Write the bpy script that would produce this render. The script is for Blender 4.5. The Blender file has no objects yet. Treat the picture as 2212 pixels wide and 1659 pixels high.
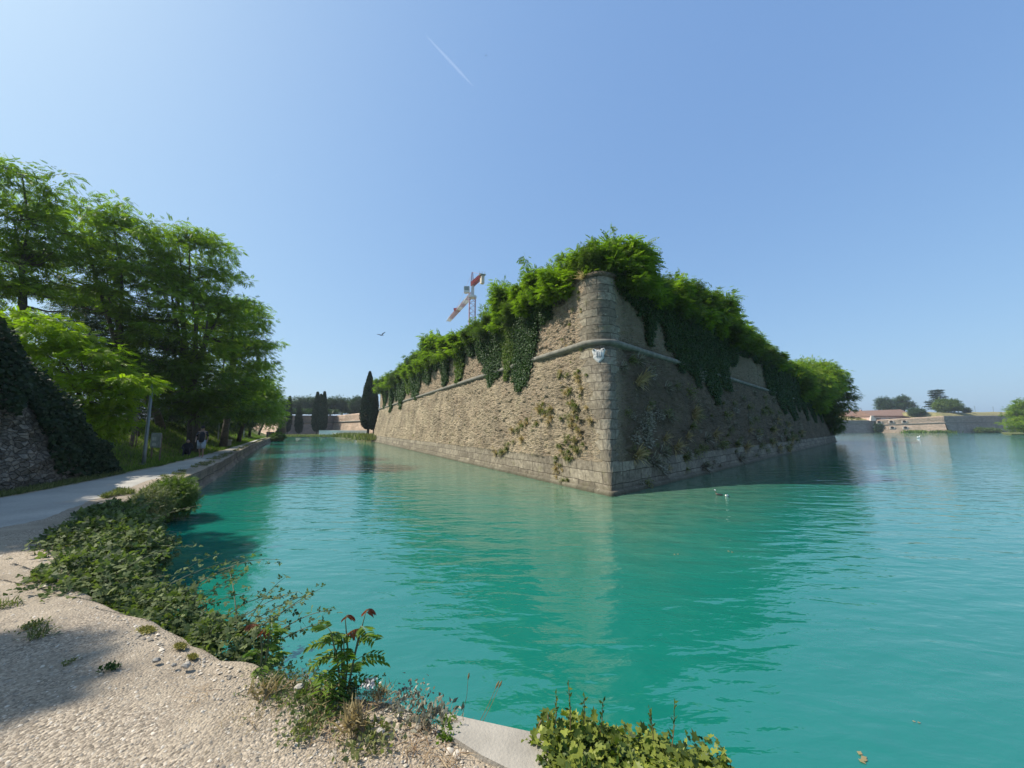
import bpy, math, random
import numpy as np
R = math.radians
C = bpy.context.scene.collection
S = bpy.context.scene
# ------------------------------------------------------------------ camera, sky, sun, exposure
F_PX, CX, CY, EYE = 831.0, 1106.0, 829.5, 2.4
PITCH = math.atan((926 - CY) / F_PX)
cd = bpy.data.cameras.new('camera'); cam = bpy.data.objects.new('camera', cd); C.objects.link(cam)
cam.location = (0, 0, EYE); cam.rotation_euler = (R(90) + PITCH, 0, 0)
cd.sensor_width = 36; cd.lens = 36 * F_PX / 2212; cd.clip_start = .05; cd.clip_end = 6000
S.camera = cam
SUN_AZ, SUN_EL = R(-86), R(48)      # azimuth clockwise from +Y
w = bpy.data.worlds.new('World'); S.world = w; w.use_nodes = True
nt = w.node_tree
bg = nt.nodes['Background']
sky = nt.nodes.new('ShaderNodeTexSky'); sky.sky_type = 'NISHITA'; sky.sun_disc = False
sky.sun_elevation = SUN_EL; sky.sun_rotation = SUN_AZ
sky.air_density = 1.0; sky.dust_density = 2.0; sky.ozone_density = 1.0; sky.altitude = 0
sx = nt.nodes.new('ShaderNodeSeparateColor'); nt.links.new(sky.outputs[0], sx.inputs[0])
cx_ = nt.nodes.new('ShaderNodeCombineColor')
for k_, (g_, a_) in enumerate(((.57, .1951), (.504, .292), (.324, .4984))):   # film response: softens the glare near the sun and horizon
    p_ = nt.nodes.new('ShaderNodeMath'); p_.operation = 'POWER'; p_.inputs[1].default_value = g_; nt.links.new(sx.outputs[k_], p_.inputs[0])
    q_ = nt.nodes.new('ShaderNodeMath'); q_.operation = 'MULTIPLY'; q_.inputs[1].default_value = a_ * 5.85; nt.links.new(p_.outputs[0], q_.inputs[0])
    nt.links.new(q_.outputs[0], cx_.inputs[k_])
nt.links.new(cx_.outputs[0], bg.inputs[0]); bg.inputs[1].default_value = .12
sd = bpy.data.lights.new('sun', 'SUN'); sun = bpy.data.objects.new('sun', sd); C.objects.link(sun)
sd.energy = 4.6; sd.angle = R(.53); sd.color = (1, .94, .84)
sun.rotation_euler = (R(90) - SUN_EL, 0, -SUN_AZ + math.pi)
sun.rotation_mode = 'XYZ'
from mathutils import Vector, Matrix
sv = Vector((math.sin(SUN_AZ) * math.cos(SUN_EL), math.cos(SUN_AZ) * math.cos(SUN_EL), math.sin(SUN_EL)))
sun.rotation_euler = sv.to_track_quat('Z', 'Y').to_euler()
S.view_settings.view_transform = 'Standard'; S.view_settings.look = 'None'
S.view_settings.exposure = 0.55; S.view_settings.gamma = 1
S.cycles.max_bounces = 6; S.cycles.transparent_max_bounces = 6

# ------------------------------------------------------------------ measuring helpers (2212-wide picture units)
def ray(x, y):
    a = (x - CX) / F_PX; b = -(y - CY) / F_PX
    return (a, math.cos(PITCH) - b * math.sin(PITCH), math.sin(PITCH) + b * math.cos(PITCH))
def onz(x, y, z):
    r = ray(x, y); t = (z - EYE) / r[2]; return Vector((r[0] * t, r[1] * t, z))
def ony(x, y, Y):
    r = ray(x, y); t = Y / r[1]; return Vector((r[0] * t, Y, EYE + r[2] * t))

# ------------------------------------------------------------------ noise for mesh work
def _hash(i, j, s):
    n = (i * 374761393 + j * 668265263 + s * 1274126177) & 0xffffffff
    n = ((n ^ (n >> 13)) * 1274126177) & 0xffffffff
    return ((n ^ (n >> 16)) & 0xffff) / 65535.0
def vnoise(x, y, s=0):
    x = np.asarray(x, float); y = np.asarray(y, float)
    i = np.floor(x).astype(np.int64); j = np.floor(y).astype(np.int64)
    fx = x - i; fy = y - j; fx = fx * fx * (3 - 2 * fx); fy = fy * fy * (3 - 2 * fy)
    a = _hash(i, j, s); b = _hash(i + 1, j, s); c = _hash(i, j + 1, s); d = _hash(i + 1, j + 1, s)
    return (a * (1 - fx) + b * fx) * (1 - fy) + (c * (1 - fx) + d * fx) * fy
def fbm(x, y, s=0, o=4):
    r = 0; a = .5
    for k in range(o):
        r = r + a * vnoise(x * 2 ** k, y * 2 ** k, s + k * 7); a *= .5
    return r

# ------------------------------------------------------------------ node helpers
class NT:
    def __init__(self, name):
        self.m = bpy.data.materials.new(name); self.m.use_nodes = True
        self.t = self.m.node_tree; self.t.nodes.clear()
        self.out = self.t.nodes.new('ShaderNodeOutputMaterial')
    def n(self, typ, **kw):
        nd = self.t.nodes.new('ShaderNode' + typ)
        for k, v in kw.items():
            if k[0] == '_': setattr(nd, k[1:], v)
            else: self.put(nd.inputs[k.replace('__', ' ')] if not k.startswith('i') or not k[1:].isdigit() else nd.inputs[int(k[1:])], v)
        return nd
    def put(self, sock, v):
        if isinstance(v, bpy.types.NodeSocket): self.t.links.new(v, sock)
        else:
            if isinstance(v, tuple) and len(v) == 3 and sock.type == 'RGBA': v = (*v, 1)
            sock.default_value = v
    def coord(self, kind='Object', scale=None):
        o = self.n('TexCoord').outputs[kind]
        if scale:
            o = self.n('Mapping', Vector=o, Scale=scale).outputs[0]
        return o
    def noise(self, vec, scale, detail=4, rough=.55, dist=0):
        return self.n('TexNoise', Vector=vec, Scale=scale, Detail=detail, Roughness=rough, Distortion=dist).outputs['Fac']
    def ramp(self, fac, a, b, ca=(0, 0, 0), cb=(1, 1, 1)):
        r = self.n('ValToRGB', Fac=fac); e = r.color_ramp.elements
        e[0].position = a; e[1].position = b; e[0].color = (*ca, 1); e[1].color = (*cb, 1)
        return r.outputs[0]
    def mix(self, f, a, b, mode='MIX'):
        nd = self.n('Mix', _data_type='RGBA', _blend_type=mode)
        self.put(nd.inputs['Factor'], f)
        self.put(nd.inputs[6], a); self.put(nd.inputs[7], b)
        return nd.outputs[2]
    def math(self, op, a, b=0.0, c=0.0, clamp=False):
        nd = self.n('Math', _operation=op, _use_clamp=clamp)
        self.put(nd.inputs[0], a); self.put(nd.inputs[1], b); self.put(nd.inputs[2], c)
        return nd.outputs[0]
    def sstep(self, v, a, b):
        nd = self.n('MapRange', Value=v, i1=a, i2=b); return nd.outputs[0]
    def bump(self, h, strength=.5, dist=.05, normal=None):
        nd = self.n('Bump', Height=h, Strength=strength, Distance=dist)
        if normal is not None: self.put(nd.inputs['Normal'], normal)
        return nd.outputs[0]
    def pbr(self, col, rough=.8, normal=None, **kw):
        b = self.n('BsdfPrincipled'); self.put(b.inputs['Base Color'], col); self.put(b.inputs['Roughness'], rough)
        if normal is not None: self.put(b.inputs['Normal'], normal)
        for k, v in kw.items(): self.put(b.inputs[k.replace('_', ' ')], v)
        self.t.links.new(b.outputs[0], self.out.inputs[0]); return self.m
def simple(name, col, rough=.7, var=.25, scale=8, metallic=0.0, bump=.15, bscale=40):
    t = NT(name); o = t.coord(); n = t.noise(o, scale)
    dark = tuple(c * (1 - var) for c in col); lite = tuple(min(1, c * (1 + var)) for c in col)
    return t.pbr(t.ramp(n, .3, .7, dark, lite), rough, t.bump(t.noise(o, bscale), bump, .01), Metallic=metallic)
def leafmat(name, c1, c2, trans=.45, tcol=None, rough=.5, noise=.15):
    t = NT(name)
    r = t.n('Attribute', _attribute_name='rnd').outputs['Fac']
    n = t.noise(t.coord(), 1.2 if noise else 1, 2)
    f = t.math('ADD', r, t.math('MULTIPLY', t.math('SUBTRACT', n, .5), noise * 4), clamp=True)
    col = t.ramp(f, 0, 1, c1, c2)
    d = t.n('BsdfPrincipled'); t.put(d.inputs['Base Color'], col); t.put(d.inputs['Roughness'], rough)
    d.inputs['Specular IOR Level'].default_value = .16
    tc = t.mix(1.0, col, tcol or (1.0, 1.25, .35), 'MULTIPLY')
    tr = t.n('BsdfTranslucent', Color=tc)
    mx = t.n('MixShader', Fac=trans); t.put(mx.inputs[1], d.outputs[0]); t.put(mx.inputs[2], tr.outputs[0])
    t.t.links.new(mx.outputs[0], t.out.inputs[0]); return t.m

# ------------------------------------------------------------------ mesh helpers
def tag(o, label=None, cat=None, group=None, kind=None):
    if label: o['label'] = label
    if cat: o['category'] = cat
    if group: o['group'] = group
    if kind: o['kind'] = kind
    return o
def empty(name, loc=(0, 0, 0), rz=0.0):
    o = bpy.data.objects.new(name, None); C.objects.link(o); o.location = loc; o.rotation_euler = (0, 0, rz)
    o.empty_display_size = .2; return o
def link(name, me, mats, parent=None):
    for m in (mats if isinstance(mats, (list, tuple)) else [mats]): me.materials.append(m)
    o = bpy.data.objects.new(name, me); C.objects.link(o)
    if parent: o.parent = parent
    return o
def dup(src, loc, rz=0.0, sc=1.0, label=None):
    r = src.copy(); C.objects.link(r); r.location = loc; r.rotation_euler = (0, 0, rz)
    r.scale = (sc, sc, sc) if not isinstance(sc, tuple) else sc
    if label: r['label'] = label
    for ch in list(src.children):
        c = ch.copy(); C.objects.link(c); c.parent = r
        for g in ch.children:
            d = g.copy(); C.objects.link(d); d.parent = c
    return r
class MB:
    def __init__(s): s.v = []; s.f = []; s.mi = []
    def add(s, vs, fs, mi=0):
        k = len(s.v); s.v += [tuple(v) for v in vs]; s.f += [tuple(i + k for i in f) for f in fs]; s.mi += [mi] * len(fs)
    def box(s, c, d, rz=0.0, mi=0, top=1.0, M=None):
        x, y, z = d[0] / 2, d[1] / 2, d[2] / 2; vs = []
        for sz in (-1, 1):
            k = top if sz > 0 else 1
            for sx, sy in ((-1, -1), (1, -1), (1, 1), (-1, 1)):
                p = Vector((sx * x * k, sy * y * k, sz * z))
                if M is not None: p = M @ p
                else: p = Matrix.Rotation(rz, 3, 'Z') @ p
                vs.append(p + Vector(c))
        s.add(vs, [(0, 3, 2, 1), (4, 5, 6, 7), (0, 1, 5, 4), (1, 2, 6, 5), (2, 3, 7, 6), (3, 0, 4, 7)], mi)
    def tube(s, pts, rad, n=6, mi=0, cap=True, flat=1.0):
        pts = [Vector(p) for p in pts]; k = len(pts)
        if not hasattr(rad, '__len__'): rad = [rad] * k
        vs = []; fs = []
        up = Vector((0, 0, 1))
        for i, p in enumerate(pts):
            d = (pts[min(i + 1, k - 1)] - pts[max(i - 1, 0)]).normalized()
            a = d.cross(up)
            if a.length < .1: a = d.cross(Vector((1, 0, 0)))
            a.normalize(); b = a.cross(d).normalized()
            for j in range(n):
                t = 2 * math.pi * j / n
                vs.append(p + a * (math.cos(t) * rad[i]) + b * (math.sin(t) * rad[i] * flat))
        for i in range(k - 1):
            for j in range(n):
                fs.append((i * n + j, i * n + (j + 1) % n, (i + 1) * n + (j + 1) % n, (i + 1) * n + j))
        if cap: fs.append(tuple(range(n))[::-1]); fs.append(tuple((k - 1) * n + j for j in range(n)))
        s.add(vs, fs, mi)
    def prism(s, poly, z0, z1, mi=0):
        n = len(poly); z0f = z0 if callable(z0) else (lambda p: z0); z1f = z1 if callable(z1) else (lambda p: z1)
        vs = [(p[0], p[1], z0f(p)) for p in poly] + [(p[0], p[1], z1f(p)) for p in poly]
        fs = [tuple(range(n))[::-1], tuple(range(n, 2 * n))] + [(i, (i + 1) % n, (i + 1) % n + n, i + n) for i in range(n)]
        s.add(vs, fs, mi)
    def blob(s, c, r, seed=0, amp=.25, mi=0, rings=5, seg=8):
        rs = random.Random(seed); vs = []; fs = []
        r = r if hasattr(r, '__len__') else (r, r, r)
        for i in range(rings + 1):
            ph = math.pi * i / rings
            for j in range(seg):
                th = 2 * math.pi * j / seg; k = 1 + rs.uniform(-amp, amp) * (0 if i in (0, rings) else 1)
                vs.append((c[0] + r[0] * k * math.sin(ph) * math.cos(th), c[1] + r[1] * k * math.sin(ph) * math.sin(th), c[2] + r[2] * k * math.cos(ph)))
        for i in range(rings):
            for j in range(seg):
                fs.append((i * seg + j, (i + 1) * seg + j, (i + 1) * seg + (j + 1) % seg, i * seg + (j + 1) % seg))
        s.add(vs, fs, mi)
    def build(s, name, mats, parent=None, smooth=False):
        me = bpy.data.meshes.new(name); me.from_pydata(s.v, [], s.f)
        o = link(name, me, mats, parent)
        me.polygons.foreach_set('material_index', s.mi)
        if smooth: me.polygons.foreach_set('use_smooth', [True] * len(s.f))
        me.update(); return o
def grid_mesh(name, V, mats, parent=None, uv=None, smooth=True, flip=False, attr=None):
    """V: (n,m,3) array"""
    n, m, _ = V.shape
    me = bpy.data.meshes.new(name)
    idx = np.arange(n * m).reshape(n, m)
    q = np.stack([idx[:-1, :-1], idx[1:, :-1], idx[1:, 1:], idx[:-1, 1:]], -1).reshape(-1, 4)
    if flip: q = q[:, ::-1]
    raw_mesh(me, V.reshape(-1, 3), q)
    if smooth: me.polygons.foreach_set('use_smooth', np.ones(len(q), bool))
    if uv is not None:
        l = me.uv_layers.new(name='UVMap'); l.data.foreach_set('uv', uv.reshape(-1, 2)[q.reshape(-1)].astype(np.float32).ravel())
    me.update()
    return link(name, me, mats, parent)
def raw_mesh(me, V, Q):
    k = Q.shape[1]
    me.vertices.add(len(V)); me.vertices.foreach_set('co', np.ascontiguousarray(V, np.float32).ravel())
    me.loops.add(Q.size); me.loops.foreach_set('vertex_index', np.ascontiguousarray(Q, np.int32).ravel())
    me.polygons.add(len(Q)); me.polygons.foreach_set('loop_start', np.arange(0, Q.size, k, dtype=np.int32))
    me.update(calc_edges=True)
def unit(a): return a / np.maximum(np.linalg.norm(a, axis=-1, keepdims=True), 1e-9)
# leaf templates: x along axis, y sideways, z normal ; unit length
def t_leaf(wd=.3, fold=.06, bend=-.1):
    v = np.array([(0, 0, 0), (.45, wd, fold), (1, 0, bend), (.45, -wd, fold)], float); return v, np.array([(0, 1, 2, 3)])
def t_frond(pairs=5, lw=.075, ll=.29, droop=.25):
    v = []; q = []
    for i in range(pairs + 1):
        x = .22 + .7 * i / pairs; z = -droop * x * x
        for s in ((1, -1) if i < pairs else (0,)):
            d = np.array([.45, s * 1.0, -.25]) if s else np.array([1, 0, -.4]); d = d / np.linalg.norm(d)
            p = np.array([x, 0, z]); sd = np.array([-d[1], d[0], 0]); sd = sd / np.linalg.norm(sd)
            L = ll * (1 - .35 * abs(i / pairs - .4)); k = len(v)
            v += [p, p + d * L * .5 + sd * lw, p + d * L, p + d * L * .5 - sd * lw]; q.append((k, k + 1, k + 2, k + 3))
    return np.array(v), np.array(q)
def t_blade(w_=.05):
    v = np.array([(0, -w_, 0), (0, w_, 0), (.55, w_ * .8, .06), (.55, -w_ * .8, .06), (1, .004, -.04), (1, -.004, -.04)], float)
    return v, np.array([(0, 1, 2, 3), (3, 2, 4, 5)])
def t_ivy():
    a = [(0, 0), (-.12, .3), (.15, .5), (.3, .28), (.68, .36), (.6, .15), (1, 0)]
    v = [(x, y, abs(y) * .15) for x, y in a] + [(x, -y, abs(y) * .15) for x, y in a[1:-1]]
    #quads fan
    n = len(a)
    q = [(0, 2, 1, 0)]
    top = [0, 1, 2, 3]; q = [(0, 3, 2, 1), (0, 5, 4, 3), (0, 6, 6, 5)]
    m = {0: 0, 1: n, 2: n + 1, 3: n + 2, 4: n + 3, 5: n + 4, 6: 6}
    q2 = [(m[a_], m[b_], m[c_], m[d_]) for a_, b_, c_, d_ in [(0, 1, 2, 3), (0, 3, 4, 5)]]
    v.append((.8, .06, .01)); v.append((.8, -.06, .01)); k = len(v) - 2
    q = [(0, 3, 2, 1), (0, 5, 4, 3), (0, 6, k, 5)] + q2 + [(0, m[5], k + 1, 6)]
    return np.array(v, float), np.array(q)
def t_tri():      # bramble: three leaflets
    v = []; q = []
    for ang, L in ((0, 1), (1.15, .75), (-1.15, .75)):
        d = np.array([math.cos(ang), math.sin(ang), -.1]); s = np.array([-d[1], d[0], 0]); p = np.array([.35, 0, 0]) if ang == 0 else np.array([.28, 0, 0])
        k = len(v); v += [p, p + d * L * .3 + s * .2 * L, p + d * L * .62, p + d * L * .3 - s * .2 * L]; q.append((k, k + 1, k + 2, k + 3))
    return np.array(v), np.array(q)
def leaves(name, mat, pos, ax, nrm, L, tpl, parent=None, rnd=None, seed=0, tagkw=None):
    tv, tq = tpl; N = len(pos); rs = np.random.RandomState(seed)
    ax = unit(ax); nrm = unit(nrm - ax * np.sum(nrm * ax, -1, keepdims=True)); sd = np.cross(nrm, ax)
    L = np.broadcast_to(np.asarray(L, float), (N,))
    V = pos[:, None, :] + L[:, None, None] * (tv[None, :, 0:1] * ax[:, None] + tv[None, :, 1:2] * sd[:, None] + tv[None, :, 2:3] * nrm[:, None])
    Q = (tq[None] + (np.arange(N) * len(tv))[:, None, None]).reshape(-1, tq.shape[1])
    me = bpy.data.meshes.new(name); raw_mesh(me, V.reshape(-1, 3), Q)
    if rnd is None: rnd = rs.rand(N)
    at = me.attributes.new('rnd', 'FLOAT', 'POINT'); at.data.foreach_set('value', np.repeat(np.clip(rnd, 0, 1), len(tv)).astype(np.float32))
    return link(name, me, mat, parent)
def rdir(rs, n): return unit(rs.normal(size=(n, 3)))

# ------------------------------------------------------------------ materials
def mat_water():
    t = NT('water'); o = t.coord('Object')
    # shallow ledge along the two bastion faces: distance outside each face
    sp = t.n('SeparateXYZ', Vector=o)
    def facedist(nx, ny):
        return t.math('ADD', t.math('MULTIPLY', t.math('SUBTRACT', sp.outputs[0], 3.56), nx), t.math('MULTIPLY', t.math('SUBTRACT', sp.outputs[1], 14.09), ny))
    dl_ = facedist(-.893, -.449); dr_ = facedist(.716, -.698)
    d = t.math('MAXIMUM', dl_, dr_)
    wob = t.math('MULTIPLY', t.math('SUBTRACT', t.noise(o, .5, 3), .5), 2.6)
    d = t.math('ADD', d, wob)
    sh = t.n('MapRange', Value=d, i1=.2, i2=6.0, i3=1.0, i4=0.0, _interpolation_type='SMOOTHSTEP').outputs[0]
    bed = t.ramp(t.noise(o, 1.6, 5, .65), .3, .75, (.05, .13, .075), (.17, .235, .14))
    big = t.noise(o, .07, 2)
    deep = t.ramp(big, .3, .7, (.0055, .14, .10), (.0095, .178, .137))
    col = t.mix(t.math('MULTIPLY', sh, .8), deep, bed)
    m1 = t.n('Mapping', Vector=o, Scale=(1, 1.9, 1)); m1.inputs['Rotation'].default_value = (0, 0, R(-14))
    m2 = t.n('Mapping', Vector=o, Scale=(1, 2.6, 1)); m2.inputs['Rotation'].default_value = (0, 0, R(22))
    n1 = t.noise(m1.outputs[0], 2.4, 3, .5, .3); n2 = t.noise(m2.outputs[0], .75, 2, .5, .4); n3 = t.noise(m1.outputs[0], 7, 2, .5)
    amp = t.ramp(t.noise(o, .06, 2), .3, .7, (.45, .45, .45), (1, 1, 1))
    h = t.math('ADD', t.math('MULTIPLY', n1, .024), t.math('MULTIPLY', n2, .066))
    h = t.math('ADD', h, t.math('MULTIPLY', n3, .004))
    nm = t.bump(t.math('MULTIPLY', h, amp), 1.0, 1.0)
    return t.pbr(col, .03, nm, IOR=2.0)
def mat_bastion():
    t = NT('bastion_masonry')
    uv = t.n('UVMap').outputs[0]; sp = t.n('SeparateXYZ', Vector=uv); u, v = sp.outputs[0], sp.outputs[1]
    au = t.math('ABSOLUTE', u)
    obj = t.coord('Object')
    wob = t.n('Mix', _data_type='VECTOR'); t.put(wob.inputs['Factor'], .09); t.put(wob.inputs[4], uv); t.put(wob.inputs[5], t.n('TexNoise', Vector=uv, Scale=1.3).outputs['Color'])
    uvw = wob.outputs[1]
    # rubble
    vo = t.n('TexVoronoi', Vector=t.n('Mapping', Vector=uvw, Scale=(1, 2.0, 1)).outputs[0], Scale=6.0)
    cell = t.n('SeparateColor', Color=vo.outputs['Color']).outputs[0]
    base = t.ramp(t.noise(uv, .55, 5, .6), .3, .72, (.28, .24, .175), (.63, .55, .415))
    base = t.mix(.45, base, t.ramp(cell, 0, 1, (.62, .6, .58), (1.3, 1.22, 1.1)), 'MULTIPLY')
    fine = t.noise(t.n('Mapping', Vector=uv, Scale=(1, 1.8, 1)).outputs[0], 9, 6, .75)
    base = t.mix(.8, base, t.ramp(fine, .3, .72, (.36, .33, .28), (1.5, 1.46, 1.38)), 'MULTIPLY')
    base = t.mix(.8, base, t.ramp(t.noise(t.n('Mapping', Vector=uv, Scale=(.22, .4, 1)).outputs[0], 1.0, 4, .6), .32, .68, (.66, .65, .64), (1.12, 1.1, 1.06)), 'MULTIPLY')
    # small bricks showing through
    br = t.n('TexBrick', Vector=uvw, Color1=(.38, .25, .155), Color2=(.46, .345, .23), Mortar=(.33, .29, .215), Scale=1.0, Mortar__Size=.012, Brick__Width=.28, Row__Height=.085)
    bm = t.sstep(t.noise(uv, .45, 4, .6), .5, .6)
    par = t.sstep(v, 6.5, 6.8)
    bfac = t.math('MULTIPLY', t.math('ADD', t.math('MULTIPLY', par, .75), t.math('MULTIPLY', bm, .5), clamp=True), .8)
    base = t.mix(bfac, base, br.outputs['Color'])
    # right face: its shade painted into the colour, browner and darker
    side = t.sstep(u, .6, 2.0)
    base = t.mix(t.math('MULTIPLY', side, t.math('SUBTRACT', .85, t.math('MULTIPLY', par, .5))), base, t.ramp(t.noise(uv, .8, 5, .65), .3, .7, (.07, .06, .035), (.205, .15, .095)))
    # dressed blocks : plinth and quoins
    qn = t.math('LESS_THAN', t.math('ADD', au, t.math('MULTIPLY', t.math('SUBTRACT', t.noise(t.n('Mapping', Vector=uv, Scale=(.35, 1.7, 1)).outputs[0], 1, 3, .7), .5), 2.2)), 1.05)
    pl = t.math('LESS_THAN', v, 1.12)
    stone = t.math('MAXIMUM', qn, pl)
    sb = t.n('TexBrick', Vector=t.n('Mapping', Vector=uvw, Scale=(1, 1, 1)).outputs[0], Color1=(.15, .13, .10), Color2=(.27, .24, .185), Mortar=(.06, .05, .038), Scale=1.0, Mortar__Size=.012, Mortar__Smooth=.5, Brick__Width=.95, Row__Height=.37)
    scol = t.mix(.9, sb.outputs['Color'], t.ramp(t.noise(uv, 5, 6, .7), .3, .7, (.45, .43, .39), (1.45, 1.42, 1.34)), 'MULTIPLY')
    col = t.mix(stone, base, scol)
    # streaks, lichen
    st = t.noise(t.n('Mapping', Vector=uv, Scale=(1.4, .16, 1)).outputs[0], 1.0, 5, .65)
    col = t.mix(t.math('MULTIPLY', t.sstep(st, .50, .68), .5), col, (.115, .10, .075))
    lich = t.sstep(t.noise(uv, 1.1, 6, .7), .57, .68)
    col = t.mix(t.math('MULTIPLY', lich, .45), col, (.20, .19, .085))
    pale = t.sstep(t.noise(t.n('Mapping', Vector=uv, Location=(7, 3, 0)).outputs[0], 2.1, 5, .7), .62, .69)
    col = t.mix(t.math('MULTIPLY', pale, .55), col, (.44, .39, .29))
    damp = t.sstep(v, .30, .02)
    col = t.mix(t.math('MULTIPLY', damp, .8), col, (.075, .07, .045))
    h1 = t.math('MULTIPLY', t.math('SUBTRACT', 1.0, vo.outputs['Distance']), 1.0)
    hr = t.math('ADD', t.math('MULTIPLY', h1, .16), t.math('MULTIPLY', fine, .26))
    hb = t.math('ADD', t.math('MULTIPLY', sb.outputs['Fac'], -.05), t.math('MULTIPLY', t.noise(uv, 7, 5, .7), .05))
    h = t.n('Mix', _data_type='FLOAT'); t.put(h.inputs['Factor'], stone); t.put(h.inputs[2], hr); t.put(h.inputs[3], hb)
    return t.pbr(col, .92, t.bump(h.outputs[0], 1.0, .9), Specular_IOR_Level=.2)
def mat_masonry(name, ca, cb, sc=1.0, bw=.5, rh=.25, mortar=(.12, .11, .09), rub=.5, bump=.06, stain=(.12, .11, .09)):
    t = NT(name); o = t.coord('Object')
    uvn = t.n('UVMap').outputs[0]
    wob = t.n('Mix', _data_type='VECTOR'); t.put(wob.inputs['Factor'], .07); t.put(wob.inputs[4], uvn); t.put(wob.inputs[5], t.n('TexNoise', Vector=uvn, Scale=1.3 * sc).outputs['Color'])
    b = t.n('TexBrick', Vector=wob.outputs[1], Color1=ca, Color2=cb, Mortar=mortar, Scale=1.0, Mortar__Size=.02, Mortar__Smooth=.6, Brick__Width=bw, Row__Height=rh)
    n = t.noise(o, 3 * sc, 6, .7)
    col = t.mix(rub, b.outputs['Color'], t.ramp(n, .3, .7, (.45, .43, .4), (1.45, 1.42, 1.35)), 'MULTIPLY')
    col = t.mix(t.math('MULTIPLY', t.sstep(t.noise(o, .5 * sc, 5, .6), .5, .65), .6), col, stain)
    h = t.math('ADD', t.math('MULTIPLY', b.outputs['Fac'], -1.0), t.math('MULTIPLY', n, 2.0))
    return t.pbr(col, .9, t.bump(h, .8, bump), Specular_IOR_Level=.2)
def mat_ground():
    t = NT('gravel_ground'); o = t.coord('Object')
    v1 = t.n('TexVoronoi', Vector=o, Scale=70); v2 = t.n('TexVoronoi', Vector=o, Scale=28)
    c1 = t.n('SeparateColor', Color=v1.outputs['Color']).outputs[0]
    chip = t.ramp(c1, 0, 1, (.20, .165, .125), (.53, .445, .345))
    chip = t.mix(t.sstep(v2.outputs['Distance'], .16, .10), chip, (.58, .50, .40))
    dust = t.ramp(t.noise(o, 2.3, 6, .65), .35, .68, (.30, .25, .19), (.47, .395, .30))
    col = t.mix(t.ramp(t.noise(o, .9, 5, .6), .42, .6), chip, dust)
    col = t.mix(.6, col, t.ramp(t.noise(o, 60, 4, .7), .3, .7, (.6, .6, .6), (1.3, 1.3, 1.3)), 'MULTIPLY')
    crk = t.sstep(t.noise(o, 3.4, 7, .75, .6), .60, .66)
    col = t.mix(t.math('MULTIPLY', crk, .45), col, (.19, .155, .115))
    big = t.ramp(t.noise(o, .35, 3), .35, .65, (.85, .84, .83), (1.06, 1.04, 1.0))
    col = t.mix(1.0, col, big, 'MULTIPLY')
    h = t.math('ADD', t.math('MULTIPLY', v1.outputs['Distance'], -.5), t.math('MULTIPLY', t.noise(o, 24, 6, .7), .75))
    h = t.math('ADD', h, t.math('MULTIPLY', t.noise(o, 3, 4, .6), 1.5))
    return t.pbr(col, .95, t.bump(h, .9, .02), Specular_IOR_Level=.15)
def mat_path():
    t = NT('asphalt_path'); o = t.coord('Object')
    n = t.noise(o, 25, 5, .7)
    col = t.mix(.6, t.ramp(t.noise(o, .8, 4), .3, .7, (.34, .32, .28), (.46, .43, .37)), t.ramp(n, .3, .7, (.75, .75, .75), (1.2, 1.2, 1.2)), 'MULTIPLY')
    return t.pbr(col, .93, t.bump(n, .5, .02), Specular_IOR_Level=.15)
def mat_soil(name='grass_soil', a=(.06, .085, .025), b=(.16, .16, .06)):
    t = NT(name); o = t.coord('Object')
    n = t.noise(o, .7, 6, .65)
    return t.pbr(t.ramp(n, .3, .7, a, b), .95, t.bump(t.noise(o, 6, 6, .7), .8, .15), Specular_IOR_Level=.1)
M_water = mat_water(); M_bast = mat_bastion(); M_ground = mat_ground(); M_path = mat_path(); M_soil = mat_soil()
M_dry = mat_soil('dry_grass_ground', (.16, .15, .06), (.30, .26, .13))
M_quay = mat_masonry('quay_stone', (.17, .15, .12), (.30, .27, .215), 1, .8, .34)
M_cop = simple('coping_concrete', (.33, .295, .24), .9, .25, 3, bump=.5, bscale=60)
def mat_rubble():
    t = NT('rubble_wall'); o = t.coord('Object'); o2 = t.n('Mapping', Vector=o, Scale=(1, 1, 1.9)).outputs[0]
    wv = t.n('Mix', _data_type='VECTOR'); t.put(wv.inputs['Factor'], .16); t.put(wv.inputs[4], o2); t.put(wv.inputs[5], t.n('TexNoise', Vector=o, Scale=3.0).outputs['Color'])
    v = t.n('TexVoronoi', Vector=wv.outputs[1], Scale=5.6, _feature='DISTANCE_TO_EDGE'); vc = t.n('TexVoronoi', Vector=wv.outputs[1], Scale=5.6)
    cell = t.n('SeparateColor', Color=vc.outputs['Color']).outputs[0]
    col = t.ramp(cell, 0, 1, (.10, .085, .065), (.27, .24, .195))
    n = t.noise(o, 7, 6, .7)
    col = t.mix(.8, col, t.ramp(n, .3, .7, (.4, .38, .35), (1.5, 1.45, 1.4)), 'MULTIPLY')
    col = t.mix(t.math('MULTIPLY', t.sstep(v.outputs['Distance'], .05, .005), t.noise(o, 2.2, 3)), col, (.05, .043, .034))
    col = t.mix(t.math('MULTIPLY', t.sstep(t.noise(o, .9, 5, .65), .48, .6), .75), col, (.045, .045, .03))
    h = t.math('ADD', t.math('MINIMUM', v.outputs['Distance'], .12), t.math('MULTIPLY', n, .12))
    return t.pbr(col, .9, t.bump(h, 1.0, .5), Specular_IOR_Level=.2)
M_rubble = mat_rubble()
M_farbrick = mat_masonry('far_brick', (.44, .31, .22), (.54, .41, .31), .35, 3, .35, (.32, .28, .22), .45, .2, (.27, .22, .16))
M_farbrick_shade = mat_masonry('far_brick_shade', (.25, .21, .18), (.33, .28, .24), .35, 3, .35, (.22, .2, .17), .5, .2, (.14, .13, .11))  # darker copy of the far brick, shade put into the colour
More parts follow.
